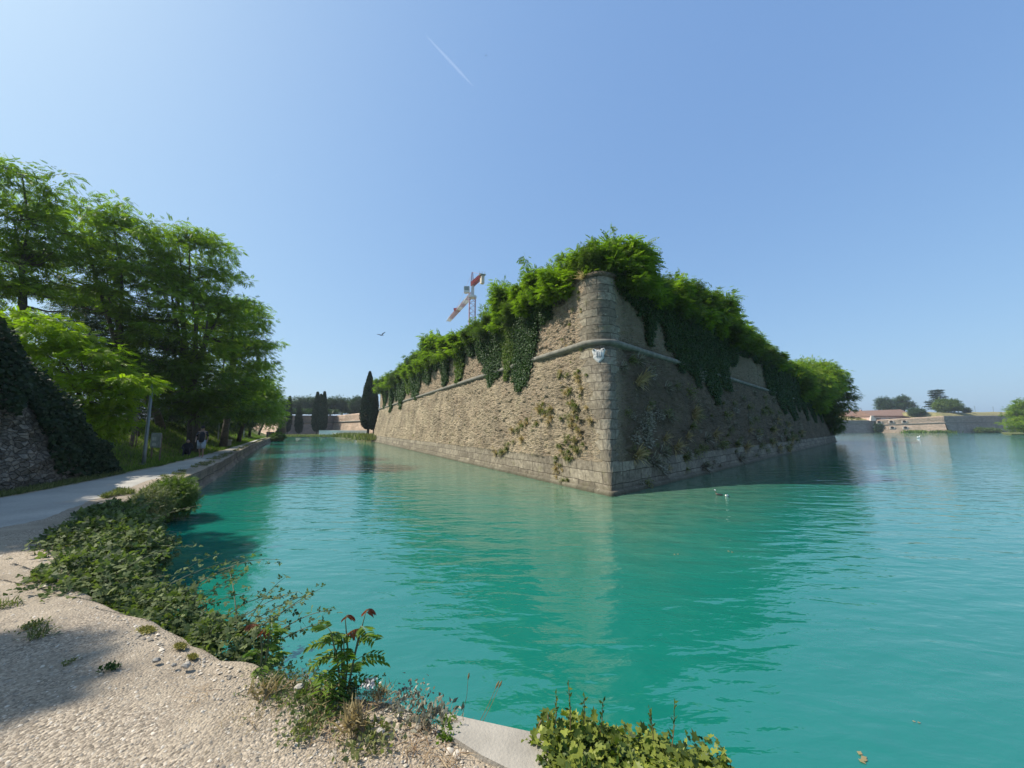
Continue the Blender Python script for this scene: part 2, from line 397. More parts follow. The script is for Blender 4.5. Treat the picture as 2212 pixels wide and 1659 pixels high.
M_cord = simple('cordon_stone', (.17, .158, .125), .85, .4, 2.5, bump=.5, bscale=14)
M_bark = simple('bark', (.075, .06, .045), .9, .4, 6, bump=.8, bscale=25)
M_marble = simple('white_marble', (.46, .45, .42), .7, .45, 7, bump=.5, bscale=30)
M_robinia = leafmat('robinia_leaf', (.08, .14, .014), (.28, .37, .04), .5)
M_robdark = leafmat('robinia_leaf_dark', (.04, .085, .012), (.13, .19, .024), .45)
M_rbright = leafmat('young_robinia_leaf', (.14, .22, .015), (.34, .42, .03), .55)
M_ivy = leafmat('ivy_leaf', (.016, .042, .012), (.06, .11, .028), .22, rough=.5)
M_topshrub = leafmat('fresh_shrub_leaf', (.08, .14, .016), (.26, .34, .04), .5)
M_tuft = leafmat('bleached_tuft', (.32, .25, .12), (.62, .52, .30), .45, (1, .95, .7), noise=.1)
M_ivyw = leafmat('old_ivy_leaf', (.010, .024, .010), (.035, .055, .02), .15, rough=.6)
M_ivyb = leafmat('sunlit_ivy_leaf', (.03, .06, .015), (.30, .33, .06), .3, rough=.42, noise=.25)
M_bramble = leafmat('bramble_leaf', (.035, .06, .025), (.20, .235, .085), .35, rough=.6, noise=.2)
M_shrub = leafmat('shrub_leaf', (.055, .10, .02), (.15, .20, .045), .38)
M_cyp = leafmat('cypress_leaf', (.010, .026, .013), (.03, .055, .022), .08, noise=.2)
M_fartree = leafmat('far_tree_leaf', (.02, .05, .02), (.06, .105, .032), .25, noise=.2)
M_grass = leafmat('grass_blade', (.06, .12, .02), (.20, .27, .05), .4, noise=.2)
M_straw = leafmat('dry_straw', (.22, .17, .08), (.42, .34, .18), .3, (1, .95, .7), noise=.1)
M_litter = leafmat('dry_litter', (.16, .085, .04), (.42, .31, .18), .15, (1, .9, .7))
M_wallgreen = leafmat('wall_plant_leaf', (.08, .10, .035), (.28, .28, .12), .3, noise=.1)
M_greyplant = leafmat('grey_wall_plant', (.10, .10, .06), (.42, .40, .31), .25, (1, 1, .8), noise=.1)
M_red = leafmat('red_young_leaf', (.11, .045, .025), (.22, .10, .05), .4, (1.3, .7, .4), noise=.05)
M_ail = leafmat('ailanthus_leaf', (.06, .13, .02), (.22, .30, .05), .45, noise=.1)

# ------------------------------------------------------------------ water
WV = []
m = MB(); m.add([(-400, -60, 0), (900, -60, 0), (900, 900, 0), (-400, 900, 0)], [(0, 1, 2, 3)])
tag(m.build('water', M_water), kind='structure')

# ------------------------------------------------------------------ quay ground, path, bank
edge = [(14, -6), (6, -.6), (2.6, 1.25), (1.3, 1.97), (.11, 2.26), (-.32, 2.38), (-.68, 2.61), (-.95, 2.64), (-1.22, 2.72), (-1.76, 2.90), (-2.15, 3.06), (-2.96, 3.47), (-4.13, 4.01), (-4.83, 4.40), (-5.9, 5.5), (-7.4, 7.1), (-8.67, 8.67), (-9.63, 10.19), (-10.75, 12.38), (-12.46, 15.63), (-15.5, 20.93), (-20.5, 29.3), (-26.12, 38.79), (-36, 56), (-45.5, 73.3), (-55, 90), (-66, 108)]
left = [(-6, -14), (-7.5, -9), (-9, -6), (-9.6, -4), (-10, -2), (-10.3, -1), (-10.6, 0), (-10.8, 1), (-11, 2), (-11.3, 3.2), (-11.6, 4.4), (-11.9, 5.8), (-12.1, 6.8), (-12.3, 7.8), (-12.45, 8.6), (-12.6, 9.4), (-12.9, 10.5), (-13.4, 11.8), (-14.1, 13.3), (-15.7, 17.1), (-17.77, 21.25), (-23, 31.0), (-28.6, 41), (-38.0, 57.5), (-47, 74), (-57, 92), (-70, 110)]
def resample(a, b, step=.12, near=14):
    A = []; B = []
    for i in range(len(a) - 1):
        L = max(math.dist(a[i], a[i + 1]), math.dist(b[i], b[i + 1])); dist = math.hypot(*a[i])
        n = max(1, int(L / (step if dist < near else .9)))
        for k in range(n):
            t = k / n
            A.append([a[i][c] * (1 - t) + a[i + 1][c] * t for c in (0, 1)]); B.append([b[i][c] * (1 - t) + b[i + 1][c] * t for c in (0, 1)])
    A.append(a[-1]); B.append(b[-1]); return np.array(A), np.array(B)
EA, LA = resample(edge, left)
jit = fbm(EA[:, 0] * 4, EA[:, 1] * 4, 3) - .47
nrm2 = unit(np.stack([EA[:, 1] * 0 + .75, EA[:, 0] * 0 + .6], -1))
fade = np.clip((np.hypot(EA[:, 0], EA[:, 1]) - 1.5) / 2, 0, 1)
EAj = EA + nrm2 * (jit * .22 * fade)[:, None]
cs = np.r_[0, .004, .012, np.linspace(.02, 1, 90)]
cs = cs ** 1.0
G = EAj[:, None, :] * (1 - cs[None, :, None]) + LA[:, None, :] * cs[None, :, None]
gz = .75 + (fbm(G[..., 0] * 2.2, G[..., 1] * 2.2, 5) - .47) * .05
ed = np.linalg.norm(G - EAj[:, None, :], axis=-1)
gz = gz - np.exp(-ed / .06) * .035 - np.exp(-ed / .35) * .02
gz = np.where(ed < .001, .70, gz)
tag(grid_mesh('ground', np.dstack([G, gz]), M_ground, flip=True), kind='structure')
# path sheet
s0 = np.linspace(0, 1, 14)
nearf = np.clip((EA[:, 1] - 7.0) / 4, 0, 1)
inn = EA + unit(LA - EA) * (1.0 + .15 * np.sin(EA[:, 1:2] * 1.7) - .2 * nearf[:, None] )
k0 = int(np.argmax(EA[:, 1] > 4.0))
inn2 = inn.copy(); 
PA = inn2[k0:]; PB = (LA + unit(EA - LA) * .35)[k0:]
# near the camera the paved surface's edge runs away from the water
tt = np.clip((8.2 - EA[k0:, 1]) / 4.2, 0, 1)[:, None]
PA = PA * (1 - tt * .45) + PB * tt * .45
Pm = PA[:, None] * (1 - s0[None, :, None]) + PB[:, None] * s0[None, :, None]
pz = .75 + (fbm(Pm[..., 0] * 2.2, Pm[..., 1] * 2.2, 5) - .47) * .05 + .012; pz[:, 0] -= .03; pz[:, -1] -= .03
tag(grid_mesh('path', np.dstack([Pm, pz]), M_path, flip=True), kind='structure')
# quay wall below the edge
zz = np.array([.69, .66, .55, .4, .25, .12, .10, .0, -.6])
off = np.array([-.05, .0, -.03, -.02, .0, .0, .10, .12, .14])
tang = unit(np.gradient(EAj, axis=0)); outn = np.stack([tang[:, 1], -tang[:, 0]], -1)
QV = np.zeros((len(EAj), len(zz), 3)); QV[..., :2] = EAj[:, None] + outn[:, None] * off[None, :, None]; QV[..., 2] = zz[None]
sl = np.r_[0, np.cumsum(np.linalg.norm(np.diff(EAj, axis=0), axis=1))]
disp = (fbm(sl[:, None] * 3, zz[None] * 5 + 0 * sl[:, None], 11) - .47) * .12
QV[:, 1:-2, :2] += (outn[:, None] * disp[..., None])[:, 1:-2]
uvq = np.dstack([np.broadcast_to(sl[:, None], QV.shape[:2]), np.broadcast_to(zz[None], QV.shape[:2])])
tag(grid_mesh('quay_wall', QV, M_quay, uv=uvq), 'low weathered stone quay wall holding the footpath above the water', 'quay wall')
# bank to the left of the path
def bank_h(d, y):
    w_ = np.clip(d / 6.0, 0, 1); w_ = w_ * w_ * (3 - 2 * w_)
    return .74 + 2.1 * w_ * np.clip((y - 12) / 6, 0.15, 1) + np.clip(d - 8, 0, 30) * .10
lb = LA[LA[:, 1] > -8]
dd = np.r_[0, .15, .3, np.linspace(.6, 12, 30), 18, 30, 60, 140]
tn = unit(np.gradient(lb, axis=0)); on = np.stack([-tn[:, 1], tn[:, 0]], -1)
on[:] = unit(np.array([[-.9, -.35]]))
B2 = lb[:, None] + on[:, None] * dd[None, :, None] + (.25) * -on[:, None]
bz = bank_h(dd[None], B2[..., 1]) + (fbm(B2[..., 0] * .6, B2[..., 1] * .6, 21) - .47) * .35 * np.clip(dd[None] / 2, .05, 1)
tag(grid_mesh('grass_bank', np.dstack([B2, bz]), M_soil, flip=True), kind='structure')
def bank_at(x, y):
    i = int(np.argmin(np.abs(LA[:, 1] - y - (LA[:, 0] - x) * 0)));
    # walk back along the offset direction
    best = None
    for k in range(0, len(lb), 2):
        px = Vector((x - lb[k][0], y - lb[k][1])); d = px.x * -.932 + px.y * -.362; s = abs(px.x * -.362 - px.y * -.932)
        if best is None or s < best[0]: best = (s, d)
    return float(bank_h(max(best[1], 0), y)) - .05
# ------------------------------------------------------------------ bastion
DL = Vector((-.449, .893)).normalized(); DR = Vector((.698, .716)).normalized()
NL = Vector((.893, .449)).normalized(); NR = Vector((-.716, .698)).normalized()
CF = Vector((3.56, 14.09)); BIS = (DL + DR).normalized(); HALF = math.acos(DL.dot(BIS))
LLEN, RLEN = 68.0, 82.0
def corner(b): return CF + BIS * (b / math.sin(HALF))
def spacing(L, s0_, k):
    g = [0.0]
    while g[-1] < L: g.append(g[-1] + s0_ * (1 + g[-1] / k))
    g = np.array(g); return g * (L / g[-1])
gl = spacing(LLEN, .05, 13); gr = spacing(RLEN, .07, 12); ARC = 14
def section(b, r):
    c = corner(b); T = r / math.tan(HALF); pts = []; 
    for g in gl[::-1]: pts.append(c + DL * (T + g))
    ctr = c + BIS * (r / math.sin(HALF))
    a0 = math.atan2(-NL.y, -NL.x); a1 = math.atan2(-NR.y, -NR.x)
    while a1 < a0: a1 += 2 * math.pi
    for i in range(1, ARC):
        a = a0 + (a1 - a0) * i / ARC; pts.append(ctr + Vector((math.cos(a), math.sin(a))) * r)
    for g in gr: pts.append(c + DR * (T + g))
    return np.array([(p.x, p.y) for p in pts])
ULEFT = -(gl[::-1] + .8); UARC = np.linspace(-.8, .8, ARC + 1)[1:-1]; URIGHT = gr + .8
UU = np.r_[ULEFT, UARC, URIGHT]
a0 = math.atan2(-NL.y, -NL.x); a1 = math.atan2(-NR.y, -NR.x)
if a1 < a0: a1 += 2 * math.pi
AN = np.r_[np.full(len(gl), a0), a0 + (a1 - a0) * np.arange(1, ARC) / ARC, np.full(len(gr), a1)]
ON = np.stack([np.cos(AN), np.sin(AN)], -1)
BC = 1.65; ZC = 6.4; RC = .9
def batter(z): return BC * min(max(z, -2) / ZC, 1.0) if z <= ZC else BC + .05 * (z - ZC) 
def rad(z): return .06 + (RC - .06) * min(max((z) / ZC, 0), 1) ** 1.1
def wall_rows(zs, plinth=False):
    return np.stack([section(batter(z), rad(z)) for z in zs], 1)   # (n, m, 2)
def hgrid(name, zs, amp, out=0.0, parent=None, mat=None, seed=0):
    V2 = wall_rows(zs); Uv = np.broadcast_to(UU[:, None], V2.shape[:2]); Zv = np.broadcast_to(np.array(zs)[None], V2.shape[:2])
    quo = (np.abs(Uv) < 1.5) | (Zv < 1.12)
    d = (fbm(Uv * 4, Zv * 5, seed, 3) - .44) * amp + (fbm(Uv * .35, Zv * .4, seed + 5, 2) - .37) * amp * 1.4
    pit = np.clip(vnoise(Uv * 5, Zv * 6, seed + 9) - .78, 0, 1) * -.28
    bul = 1 - np.abs(2 * vnoise(Uv * 4.5, Zv * 8, seed + 3) - 1); bul2 = 1 - np.abs(2 * vnoise(Uv * 9, Zv * 15, seed + 13) - 1)
    d = d + (bul - .5) * .10 + (bul2 - .5) * .05
    d = np.where(quo, d * .22, d + pit)
    # scar where the facing fell away
    d = d + out
    P3 = np.dstack([V2 + ON[:, None] * d[..., None], Zv])
    uv = np.dstack([Uv, Zv])
    return grid_mesh(name, P3, mat, parent, uv=uv)
bast = empty('stone_bastion', (CF.x, CF.y, 0))
tag(bast, 'tall wedge shaped stone and brick bastion with a sharp corner rising from the canal', 'bastion')
_off = Vector((-CF.x, -CF.y, 0))
def keep(o):     # child mesh built in world coordinates
    o.location = _off; return o
zs1 = list(np.r_[-1.2, -.3, 0, np.linspace(.06, 1.12, 14), np.linspace(1.16, 6.25, 112)])
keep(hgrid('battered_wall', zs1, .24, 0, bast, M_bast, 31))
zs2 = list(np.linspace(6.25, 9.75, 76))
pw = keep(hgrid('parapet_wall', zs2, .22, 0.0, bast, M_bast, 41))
# foot ledge at the water line
led = wall_rows([0.0]); 
def band(name, pts2, prof, mat, parent):
    n = len(pts2); V = np.zeros((n, len(prof), 3))
    for k, (o_, z) in enumerate(prof): V[:, k, :2] = pts2 + ON * o_; V[:, k, 2] = z
    L = np.array([[-(0)]]); uv = np.dstack([np.broadcast_to(UU[:, None], (n, len(prof))), np.broadcast_to(np.array([p[1] for p in prof])[None], (n, len(prof)))])
    return keep(grid_mesh(name, V, mat, parent, uv=uv))
jitl = (fbm(UU * 1.4, UU * 0, 77) - .45) * .10
L0 = section(0, .06) + ON * jitl[:, None]
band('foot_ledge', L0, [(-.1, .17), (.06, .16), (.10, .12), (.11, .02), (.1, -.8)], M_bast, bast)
cor = section(batter(6.4), rad(6.4)) + ON * ((fbm(UU * .8, UU * 0, 7) - .45) * .05)[:, None]
band('cordon', cor, [(-.05, 6.20), (.08, 6.22), (.12, 6.25)] + [(.12 + .13 * math.cos(a), 6.38 + .135 * math.sin(a)) for a in np.linspace(-1.3, 1.5, 9)] + [(.08, 6.52), (-.05, 6.53)], M_cord, bast)
tp = section(batter(9.75), rad(9.75)) + ON * ((fbm(UU * 1.2, UU * 0, 17) - .45) * .12)[:, None]
# worn coping
n = len(tp); V = np.zeros((n, 5, 3))
hz = (fbm(UU * 1.1, UU * 0, 19, 3) - .47) * .35
for k, (o_, z) in enumerate([(.0, 9.70), (.07, 9.74), (.07, 9.86), (-.4, 9.93), (-1.4, 9.9)]):
    V[:, k, :2] = tp + ON * o_; V[:, k, 2] = z + (hz if k > 1 else 0)
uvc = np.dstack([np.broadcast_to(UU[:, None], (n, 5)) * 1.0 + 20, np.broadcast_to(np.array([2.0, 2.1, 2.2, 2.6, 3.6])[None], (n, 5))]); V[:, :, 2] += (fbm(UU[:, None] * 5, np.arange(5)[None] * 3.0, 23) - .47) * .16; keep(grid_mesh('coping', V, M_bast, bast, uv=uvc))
# grassy terreplein and back faces
tl = section(batter(9.8) + 1.0, 1.15)
L1 = CF + DL * LLEN; R1 = CF + DR * RLEN
m = MB(); poly = [tuple(p) for p in tl[::6]] + [tuple(tl[-1])]
backp = [(R1.x - 8, R1.y + 18), (L1.x + 22, L1.y + 14)]
poly = poly + backp
m.prism([(p[0] , p[1]) for p in poly], 5.0, 9.95)
tb = keep(m.build('earth_fill', M_dry, bast))
# end faces of the two walls, returning behind
def endface(name, P, d, N2, ln):
    zs = np.array(zs1 + zs2[1:]); tt_ = np.linspace(0, ln, 40); V = np.zeros((len(tt_), len(zs), 3))
    for j, z in enumerate(zs):
        for i, t_ in enumerate(tt_):
            p = P + N2 * batter(z) + d * t_ ; V[i, j] = (p.x, p.y, z)
    uv = np.dstack([np.broadcast_to(tt_[:, None] + 90, V.shape[:2]), np.broadcast_to(zs[None], V.shape[:2])])
    return keep(grid_mesh(name, V, M_bast, bast, uv=uv, flip=True))
e1 = endface('end_wall', L1 - NL * 0, Vector((.75, .66)).normalized(), NL, 32)
e2 = endface('end_wall', R1, Vector((-.75, .66)).normalized(), NR, 28)
# coat of arms under the cordon at the corner
def shield():
    o = [(-.34, .30), (-.26, .40), (-.14, .36), (-.08, .30), (0, .33), (.08, .30), (.14, .38), (.27, .42), (.35, .31), (.30, .16), (.27, 0), (.29, -.12), (.16, -.28), (0, -.46), (-.16, -.28), (-.28, -.12), (-.26, .02), (-.32, .18)]
    me = MB(); n = len(o)
    vs = [(x * .86, 0, z * .86) for x, z in o] + [(x * .86, -.09, z * .86) for x, z in o] + [(x * .68, -.13, z * .70) for x, z in o] + [(0, -.15, 0)]
    fs = [(i, (i + 1) % n, (i + 1) % n + n, i + n) for i in range(n)] + [(i + n, (i + 1) % n + n, (i + 1) % n + 2 * n, i + 2 * n) for i in range(n)] + [(i + 2 * n, (i + 1) % n + 2 * n, 3 * n) for i in range(n)]
    me.add(vs, fs); return me
sh = shield()
for k in (-.09, 0, .09): sh.box((k, -.155, .05), (.03, .04, .26))
zsd = 5.66; cc = section(batter(zsd), rad(zsd)); kk = int(np.argmin(np.abs(UU + .12)))
so = sh.build('coat_of_arms', M_marble, bast)
so.location = (cc[kk][0] - CF.x, cc[kk][1] - CF.y, zsd); ao = AN[kk]
so.rotation_euler = (R(-13), 0, ao + math.pi / 2); so['label'] = 'pale marble coat of arms shield carved below the corner of the cordon'
m = MB()
for sx in (-1, 1):
    m.tube([(sx * .215 + .045 * math.cos(a), -.12, .27 + .045 * math.sin(a)) for a in np.linspace(0, 2 * math.pi, 9)], .022, 5)
    m.tube([(sx * .215, -.08, .27), (sx * .215, -.165, .27)], .028, 8, mi=1)
sc_ = m.build('scroll', [M_marble, simple('dark_recess', (.03, .03, .03))], so)

# ---- points on the bastion faces
def face_pt(side, d, z, out=0.0):
    b = batter(z); r = rad(z); c = corner(b); D = DL if side == 'L' else DR; N2 = NL if side == 'L' else NR
    p = c + D * d - N2 * out; return Vector((p.x, p.y, z))
def face_d(side, xD, z):
    """distance from the corner at which a face at height z meets picture column xD"""
    lo, hi = 0.0, 95.0
    f = lambda d: (lambda p: CX + F_PX * p.x / (p.y * math.cos(PITCH) + (z - EYE) * math.sin(PITCH)))(face_pt(side, d, z))
    for _ in range(40):
        md = (lo + hi) / 2; v_ = f(md)
        if (v_ > xD) == (side == 'L'): lo = md
        else: hi = md
    return (lo + hi) / 2
def z_at(side, xD, yD, z0=9.8):
    z = z0
    for _ in range(8):
        d = face_d(side, xD, z); p = face_pt(side, d, z); z = ony(xD, yD, p.y).z
    return d, z
WALL_ROT = {'L': math.atan2(DL.y, DL.x) + math.pi, 'R': math.atan2(DR.y, DR.x)}
# local frame for wall plants: +x along wall (to the right in the picture), -y outward

# ------------------------------------------------------------------ vegetation generators
T_FR = t_frond(); T_FRS = t_frond(3, .09, .34, .2); T_LEAF = t_leaf(); T_BL = t_blade(); T_IVY = t_ivy(); T_TRI = t_tri()
def crown(name, mat, cl, rad_, nf, L, parent, seed, tpl=None, flat=.4, up=.9, droop=.15):
    """cl: (K,3) cluster centres"""
    rs = np.random.RandomState(seed); K = len(cl); tpl = tpl or T_FR
    rr = rad_ * rs.uniform(.6, 1.25, K)
    idx = np.repeat(np.arange(K), nf); N = len(idx)
    o = rdir(rs, N) * (rs.rand(N, 1) ** .45); o[:, 2] *= flat
    pos = cl[idx] + o * rr[idx][:, None]
    ax = o * np.array([1, 1, .5]) + rs.normal(size=(N, 3)) * .25; ax[:, 2] -= droop
    nr = rs.normal(size=(N, 3)) * .38 + np.array([0, 0, up])
    cr = rs.rand(K)
    return leaves(name, mat, pos, ax, nr, L * rs.uniform(.65, 1.25, N), tpl, parent, rnd=cr[idx] * .55 + rs.rand(N) * .45, seed=seed)
def tree(name, label, cat, base, lobes, K, nf, L, mat, seed, tr=.22, cr=1.1, group=None, tpl=None, flat=.4, forks=3, limbs=.5, th=.45, shell=.5, bark=None):
    rs = np.random.RandomState(seed); rt = empty(name, base)
    vol = np.array([l[3] * l[4] * l[5] for l in lobes]) ** .7; vol /= vol.sum()
    li = rs.choice(len(lobes), K, p=vol); LB = np.array(lobes)
    d = rdir(rs, K) * (rs.uniform(shell, 1, (K, 1)) ** .6) * np.where(rs.rand(K, 1) < .22, rs.uniform(1.05, 1.28, (K, 1)), 1); cl = LB[li, :3] + d * LB[li, 3:6]
    top = max(l[2] + l[5] for l in lobes)
    m = MB(); cx = sum(l[0] for l in lobes) / len(lobes); cy = sum(l[1] for l in lobes) / len(lobes)
    hub = Vector((cx * .35 + rs.uniform(-.3, .3), cy * .35, top * th * .6))
    m.tube([(0, 0, -.3), (hub.x * .3, hub.y * .3, hub.z * .4), hub], [tr * 1.25, tr, tr * .85], 8)
    fk = []
    for i in range(forks):
        l = lobes[i % len(lobes)]; e = Vector((l[0] + rs.uniform(-.5, .5) * l[3], l[1] + rs.uniform(-.5, .5) * l[4], l[2] + l[5] * rs.uniform(.3, .7)))
        md = hub.lerp(e, .45) + Vector((rs.uniform(-.5, .5), rs.uniform(-.5, .5), .4)) * (top * .05)
        m.tube([hub, hub.lerp(md, .5) + Vector((rs.uniform(-.1, .1), 0, 0)), md, md.lerp(e, .5) + Vector((rs.uniform(-.2, .2), rs.uniform(-.2, .2), 0)), e], [tr * .7, tr * .6, tr * .45, tr * .28, tr * .1], 6)
        fk += [(hub.lerp(md, .7), tr * .5), (md, tr * .42), (md.lerp(e, .5), tr * .28), (e, tr * .12)]
    for c in cl:
        if rs.rand() > limbs: continue
        c = Vector(c); a, ra = min(fk, key=lambda q: (q[0] - c).length + max(0, q[0].z - c.z) * 1.5)
        md = a.lerp(c, .55) + Vector((rs.uniform(-.2, .2), rs.uniform(-.2, .2), -.12 * (c - a).length * rs.rand()))
        m.tube([a, md, c], [min(ra * .6, .07), min(ra * .4, .04), .012], 4, cap=False)
    m.build('trunk', bark or M_bark, rt, True)
    crown('crown', mat, cl, cr, nf, L, rt, seed + 1, tpl, flat)
    return tag(rt, label, cat, group)
def scatter_tree_px(cols): pass

# ------------------------------------------------------------------ big robinia trees on the left bank
def bt(xD, yD, Y): return ony(xD, yD, Y)
def robinia(label, trunk_xy, crowns, K, nf, L, seed, mat=None, **kw):
    """crowns: list of (xD, yD, Y, r_px_x, r_px_y) measured; turned into lobes relative to the trunk base"""
    bx, by = trunk_xy; bz_ = bank_at(bx, by); lobes = []
    for (x, y, Y, rx, ry) in crowns:
        p = ony(x, y, Y); k = Y / F_PX * 1.02
        lobes.append((p.x - bx, p.y - by, p.z - bz_, rx * k, rx * k * .9, ry * k))
    kw.setdefault('flat', .3)
    return tree('robinia_tree', label, 'tree', (bx, by, bz_), lobes, int(K * .95), int(nf * .62), L * .95, mat or M_robinia, seed, group='robinia trees along the footpath', **kw)
robinia('tall feathery tree with a dark trunk, farthest left above the rubble wall', (-24.3, 19.5), [(25, 405, 18.5, 85, 68), (-60, 560, 18, 120, 90), (90, 520, 19.5, 80, 65), (30, 640, 19, 100, 40)], 150, 75, .42, 101, cr=.85, tr=.25)
robinia('feathery tree with thin sky gaps, second from the left on the bank', (-22.3, 23), [(205, 480, 23, 85, 50), (270, 530, 23, 90, 60), (160, 600, 23, 90, 60)], 112, 70, .45, 102, cr=.85, tr=.2)
robinia('broad light green tree whose slim upright branches show against the sky', (-20.5, 25.5), [(370, 560, 24, 95, 85), (440, 560, 25, 75, 60), (300, 620, 23, 90, 85), (400, 700, 24, 120, 90), (480, 650, 26, 60, 60)], 255, 75, .42, 103, cr=.85, tr=.23, forks=6)
robinia('wide leaning tree reaching over the canal beyond the thin branched one', (-24.5, 33), [(500, 700, 31, 75, 60), (530, 800, 31, 55, 70), (470, 820, 29, 80, 65), (540, 730, 33, 45, 45)], 250, 70, .42, 104, cr=.95, tr=.26, forks=5)
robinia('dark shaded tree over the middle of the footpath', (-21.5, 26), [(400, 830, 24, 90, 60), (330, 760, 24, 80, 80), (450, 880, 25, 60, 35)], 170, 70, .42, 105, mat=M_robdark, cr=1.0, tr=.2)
robinia('low branched tree hanging over the quay halfway along the bank', (-31, 44), [(545, 860, 41, 45, 45), (505, 870, 40, 50, 40), (565, 820, 44, 25, 40)], 200, 60, .5, 106, cr=1.2, tr=.22)
robinia('small rounded tree near the far end of the footpath', (-42, 62), [(575, 880, 60, 28, 35), (555, 860, 60, 30, 40)], 110, 60, .6, 107, cr=1.5, tr=.2)
robinia('last low tree where the footpath meets the far wall', (-51, 78), [(590, 900, 76, 16, 22), (578, 885, 76, 20, 28)], 70, 60, .7, 108, cr=1.5, tr=.2)
robinia('yellow green young tree glowing beside the rubble wall', (-17.8, 16.5), [(150, 790, 15.5, 90, 55), (200, 850, 15.5, 70, 45), (90, 720, 15, 70, 45), (270, 830, 15.5, 50, 22), (200, 910, 15.5, 55, 40)], 190, 60, .34, 109, mat=M_rbright, cr=.62, tr=.09)
for i, (p_, lb_, K_, lab) in enumerate([((-15.8, 3.15, 8.0), [(.65, .22, 5.2, 1.0, .2, .4), (-.6, -.05, 6.0, 1.1, .35, .5)], 40, 'tree standing on the rubble wall just outside the left edge, nearest the camera'),
        ((-17.0, 7.7, 6.5), [(0, 0, 3.4, 2.6, 1.8, 1.6), (1.5, -.2, 2.6, 1.5, 1.4, 1.2)], 120, 'broad tree standing on the rubble wall just outside the left edge')]):
    tree('robinia_tree', lab, 'tree', p_, lb_, K_, 60, .40, M_robinia, 150 + i * 3, tr=.10, cr=.36 if i == 0 else .6, group='robinia trees along the footpath', flat=.45)
# dark ivy-clad evergreens filling the shade
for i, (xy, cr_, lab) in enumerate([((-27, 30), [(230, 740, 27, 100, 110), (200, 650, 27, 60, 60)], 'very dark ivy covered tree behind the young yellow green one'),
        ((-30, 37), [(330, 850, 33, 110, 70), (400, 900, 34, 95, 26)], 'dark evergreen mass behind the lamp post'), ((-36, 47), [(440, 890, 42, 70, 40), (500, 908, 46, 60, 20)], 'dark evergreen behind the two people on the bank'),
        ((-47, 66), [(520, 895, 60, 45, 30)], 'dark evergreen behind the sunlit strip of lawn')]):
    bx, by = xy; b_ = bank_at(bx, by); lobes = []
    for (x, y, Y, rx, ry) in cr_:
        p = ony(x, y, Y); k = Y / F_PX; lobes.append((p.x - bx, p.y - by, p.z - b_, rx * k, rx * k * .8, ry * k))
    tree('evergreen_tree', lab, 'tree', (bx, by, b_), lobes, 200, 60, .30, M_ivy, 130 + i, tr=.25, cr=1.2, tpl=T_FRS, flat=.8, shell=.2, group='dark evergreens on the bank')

# ------------------------------------------------------------------ shrubs along the bastion top
def ordinal(i): return ['first', 'second', 'third', 'fourth', 'fifth', 'sixth', 'seventh', 'eighth', 'ninth', 'tenth', 'eleventh', 'twelfth', 'thirteenth', 'fourteenth', 'fifteenth', 'sixteenth', 'seventeenth', 'eighteenth', 'nineteenth', 'twentieth', 'twenty-first', 'twenty-second', 'twenty-third', 'twenty-fourth', 'twenty-fifth'][i]
def shrub(name, seed, mat, K=40, nf=60, L=.26, tpl=None, cr=.36, flat=.55, shell=.35, up=.9, spikes=9):
    """unit shrub about 2 m tall and 2.6 m wide, origin at the base"""
    rs = np.random.RandomState(seed); rt = empty(name)
    lob = np.array([(0, 0, .95, 1.1, 1.0, .75), (.5, .2, .6, .8, .8, .55), (-.6, -.1, .65, .8, .8, .6), (0, -.3, 1.35, .6, .6, .5)])
    li = rs.randint(0, 4, K); d = rdir(rs, K) * rs.uniform(shell, 1, (K, 1)); cl = lob[li, :3] + d * lob[li, 3:]
    m = MB(); sp = []
    for i in range(spikes):
        x, y = rs.uniform(-.9, .9, 2) * .9; h = rs.uniform(1.4, 2.25)
        m.tube([(x * .3, y * .3, -.1), (x * .7, y * .7, .8), (x, y, h)], [.035, .02, .006], 4)
        for q in (np.linspace(.65, 1.0, 6) if name == 'shrub' else np.linspace(.3, 1.0, 9)): sp.append((x * (.5 + .5 * q), y * (.5 + .5 * q), h * q))
    for c in cl[::3]: m.tube([(c[0] * .15, c[1] * .15, -.1), (c[0] * .6, c[1] * .6, c[2] * .5), tuple(c)], [.03, .018, .006], 4)
    m.build('stems', M_bark, rt)
    C1 = np.vstack([cl, np.array(sp)]) if spikes else cl
    rr = cr
    crown('foliage', mat, C1, rr, nf, L, rt, seed + 3, tpl, flat, up)
    return rt
SH = [shrub('shrub', 200 + i, [M_robinia, M_topshrub, M_shrub, M_robdark, M_robinia][i], L=[.36, .34, .17, .34, .42][i], tpl=[None, None, T_FRS, None, None][i], nf=[34, 34, 90, 32, 26][i]) for i in range(5)]
SH.append(shrub('wall_sapling', 207, M_robinia, K=5, nf=9, L=.42, cr=.2, spikes=4, shell=.2))
usedS = set()
def put_shrub(k, loc, rz, sc, label, group):
    if k not in usedS:
        usedS.add(k); o = SH[k]; o.location = loc; o.rotation_euler = (0, 0, rz); o.scale = sc
    else: o = dup(SH[k], loc, rz, sc)
    tag(o, label, 'sapling' if k == 5 else 'shrub', group); return o
rs = np.random.RandomState(5)
sil = {'L': [(1262, 532), (1225, 545), (1190, 585), (1150, 590), (1115, 606), (1080, 622), (1050, 672), (1018, 697), (990, 715), (960, 728), (935, 728), (912, 745), (892, 762), (873, 778), (856, 795), (842, 805), (832, 815)],
       'R': [(1330, 520), (1368, 528), (1402, 540), (1440, 590), (1470, 610), (1500, 600), (1532, 628), (1562, 655), (1590, 668), (1615, 700), (1640, 715), (1662, 735), (1680, 750), (1698, 765), (1712, 780), (1725, 785)]}
looks = ['feathery green', 'bright yellow green', 'dense olive green', 'darker green', 'loose long leaved green', 'thin']
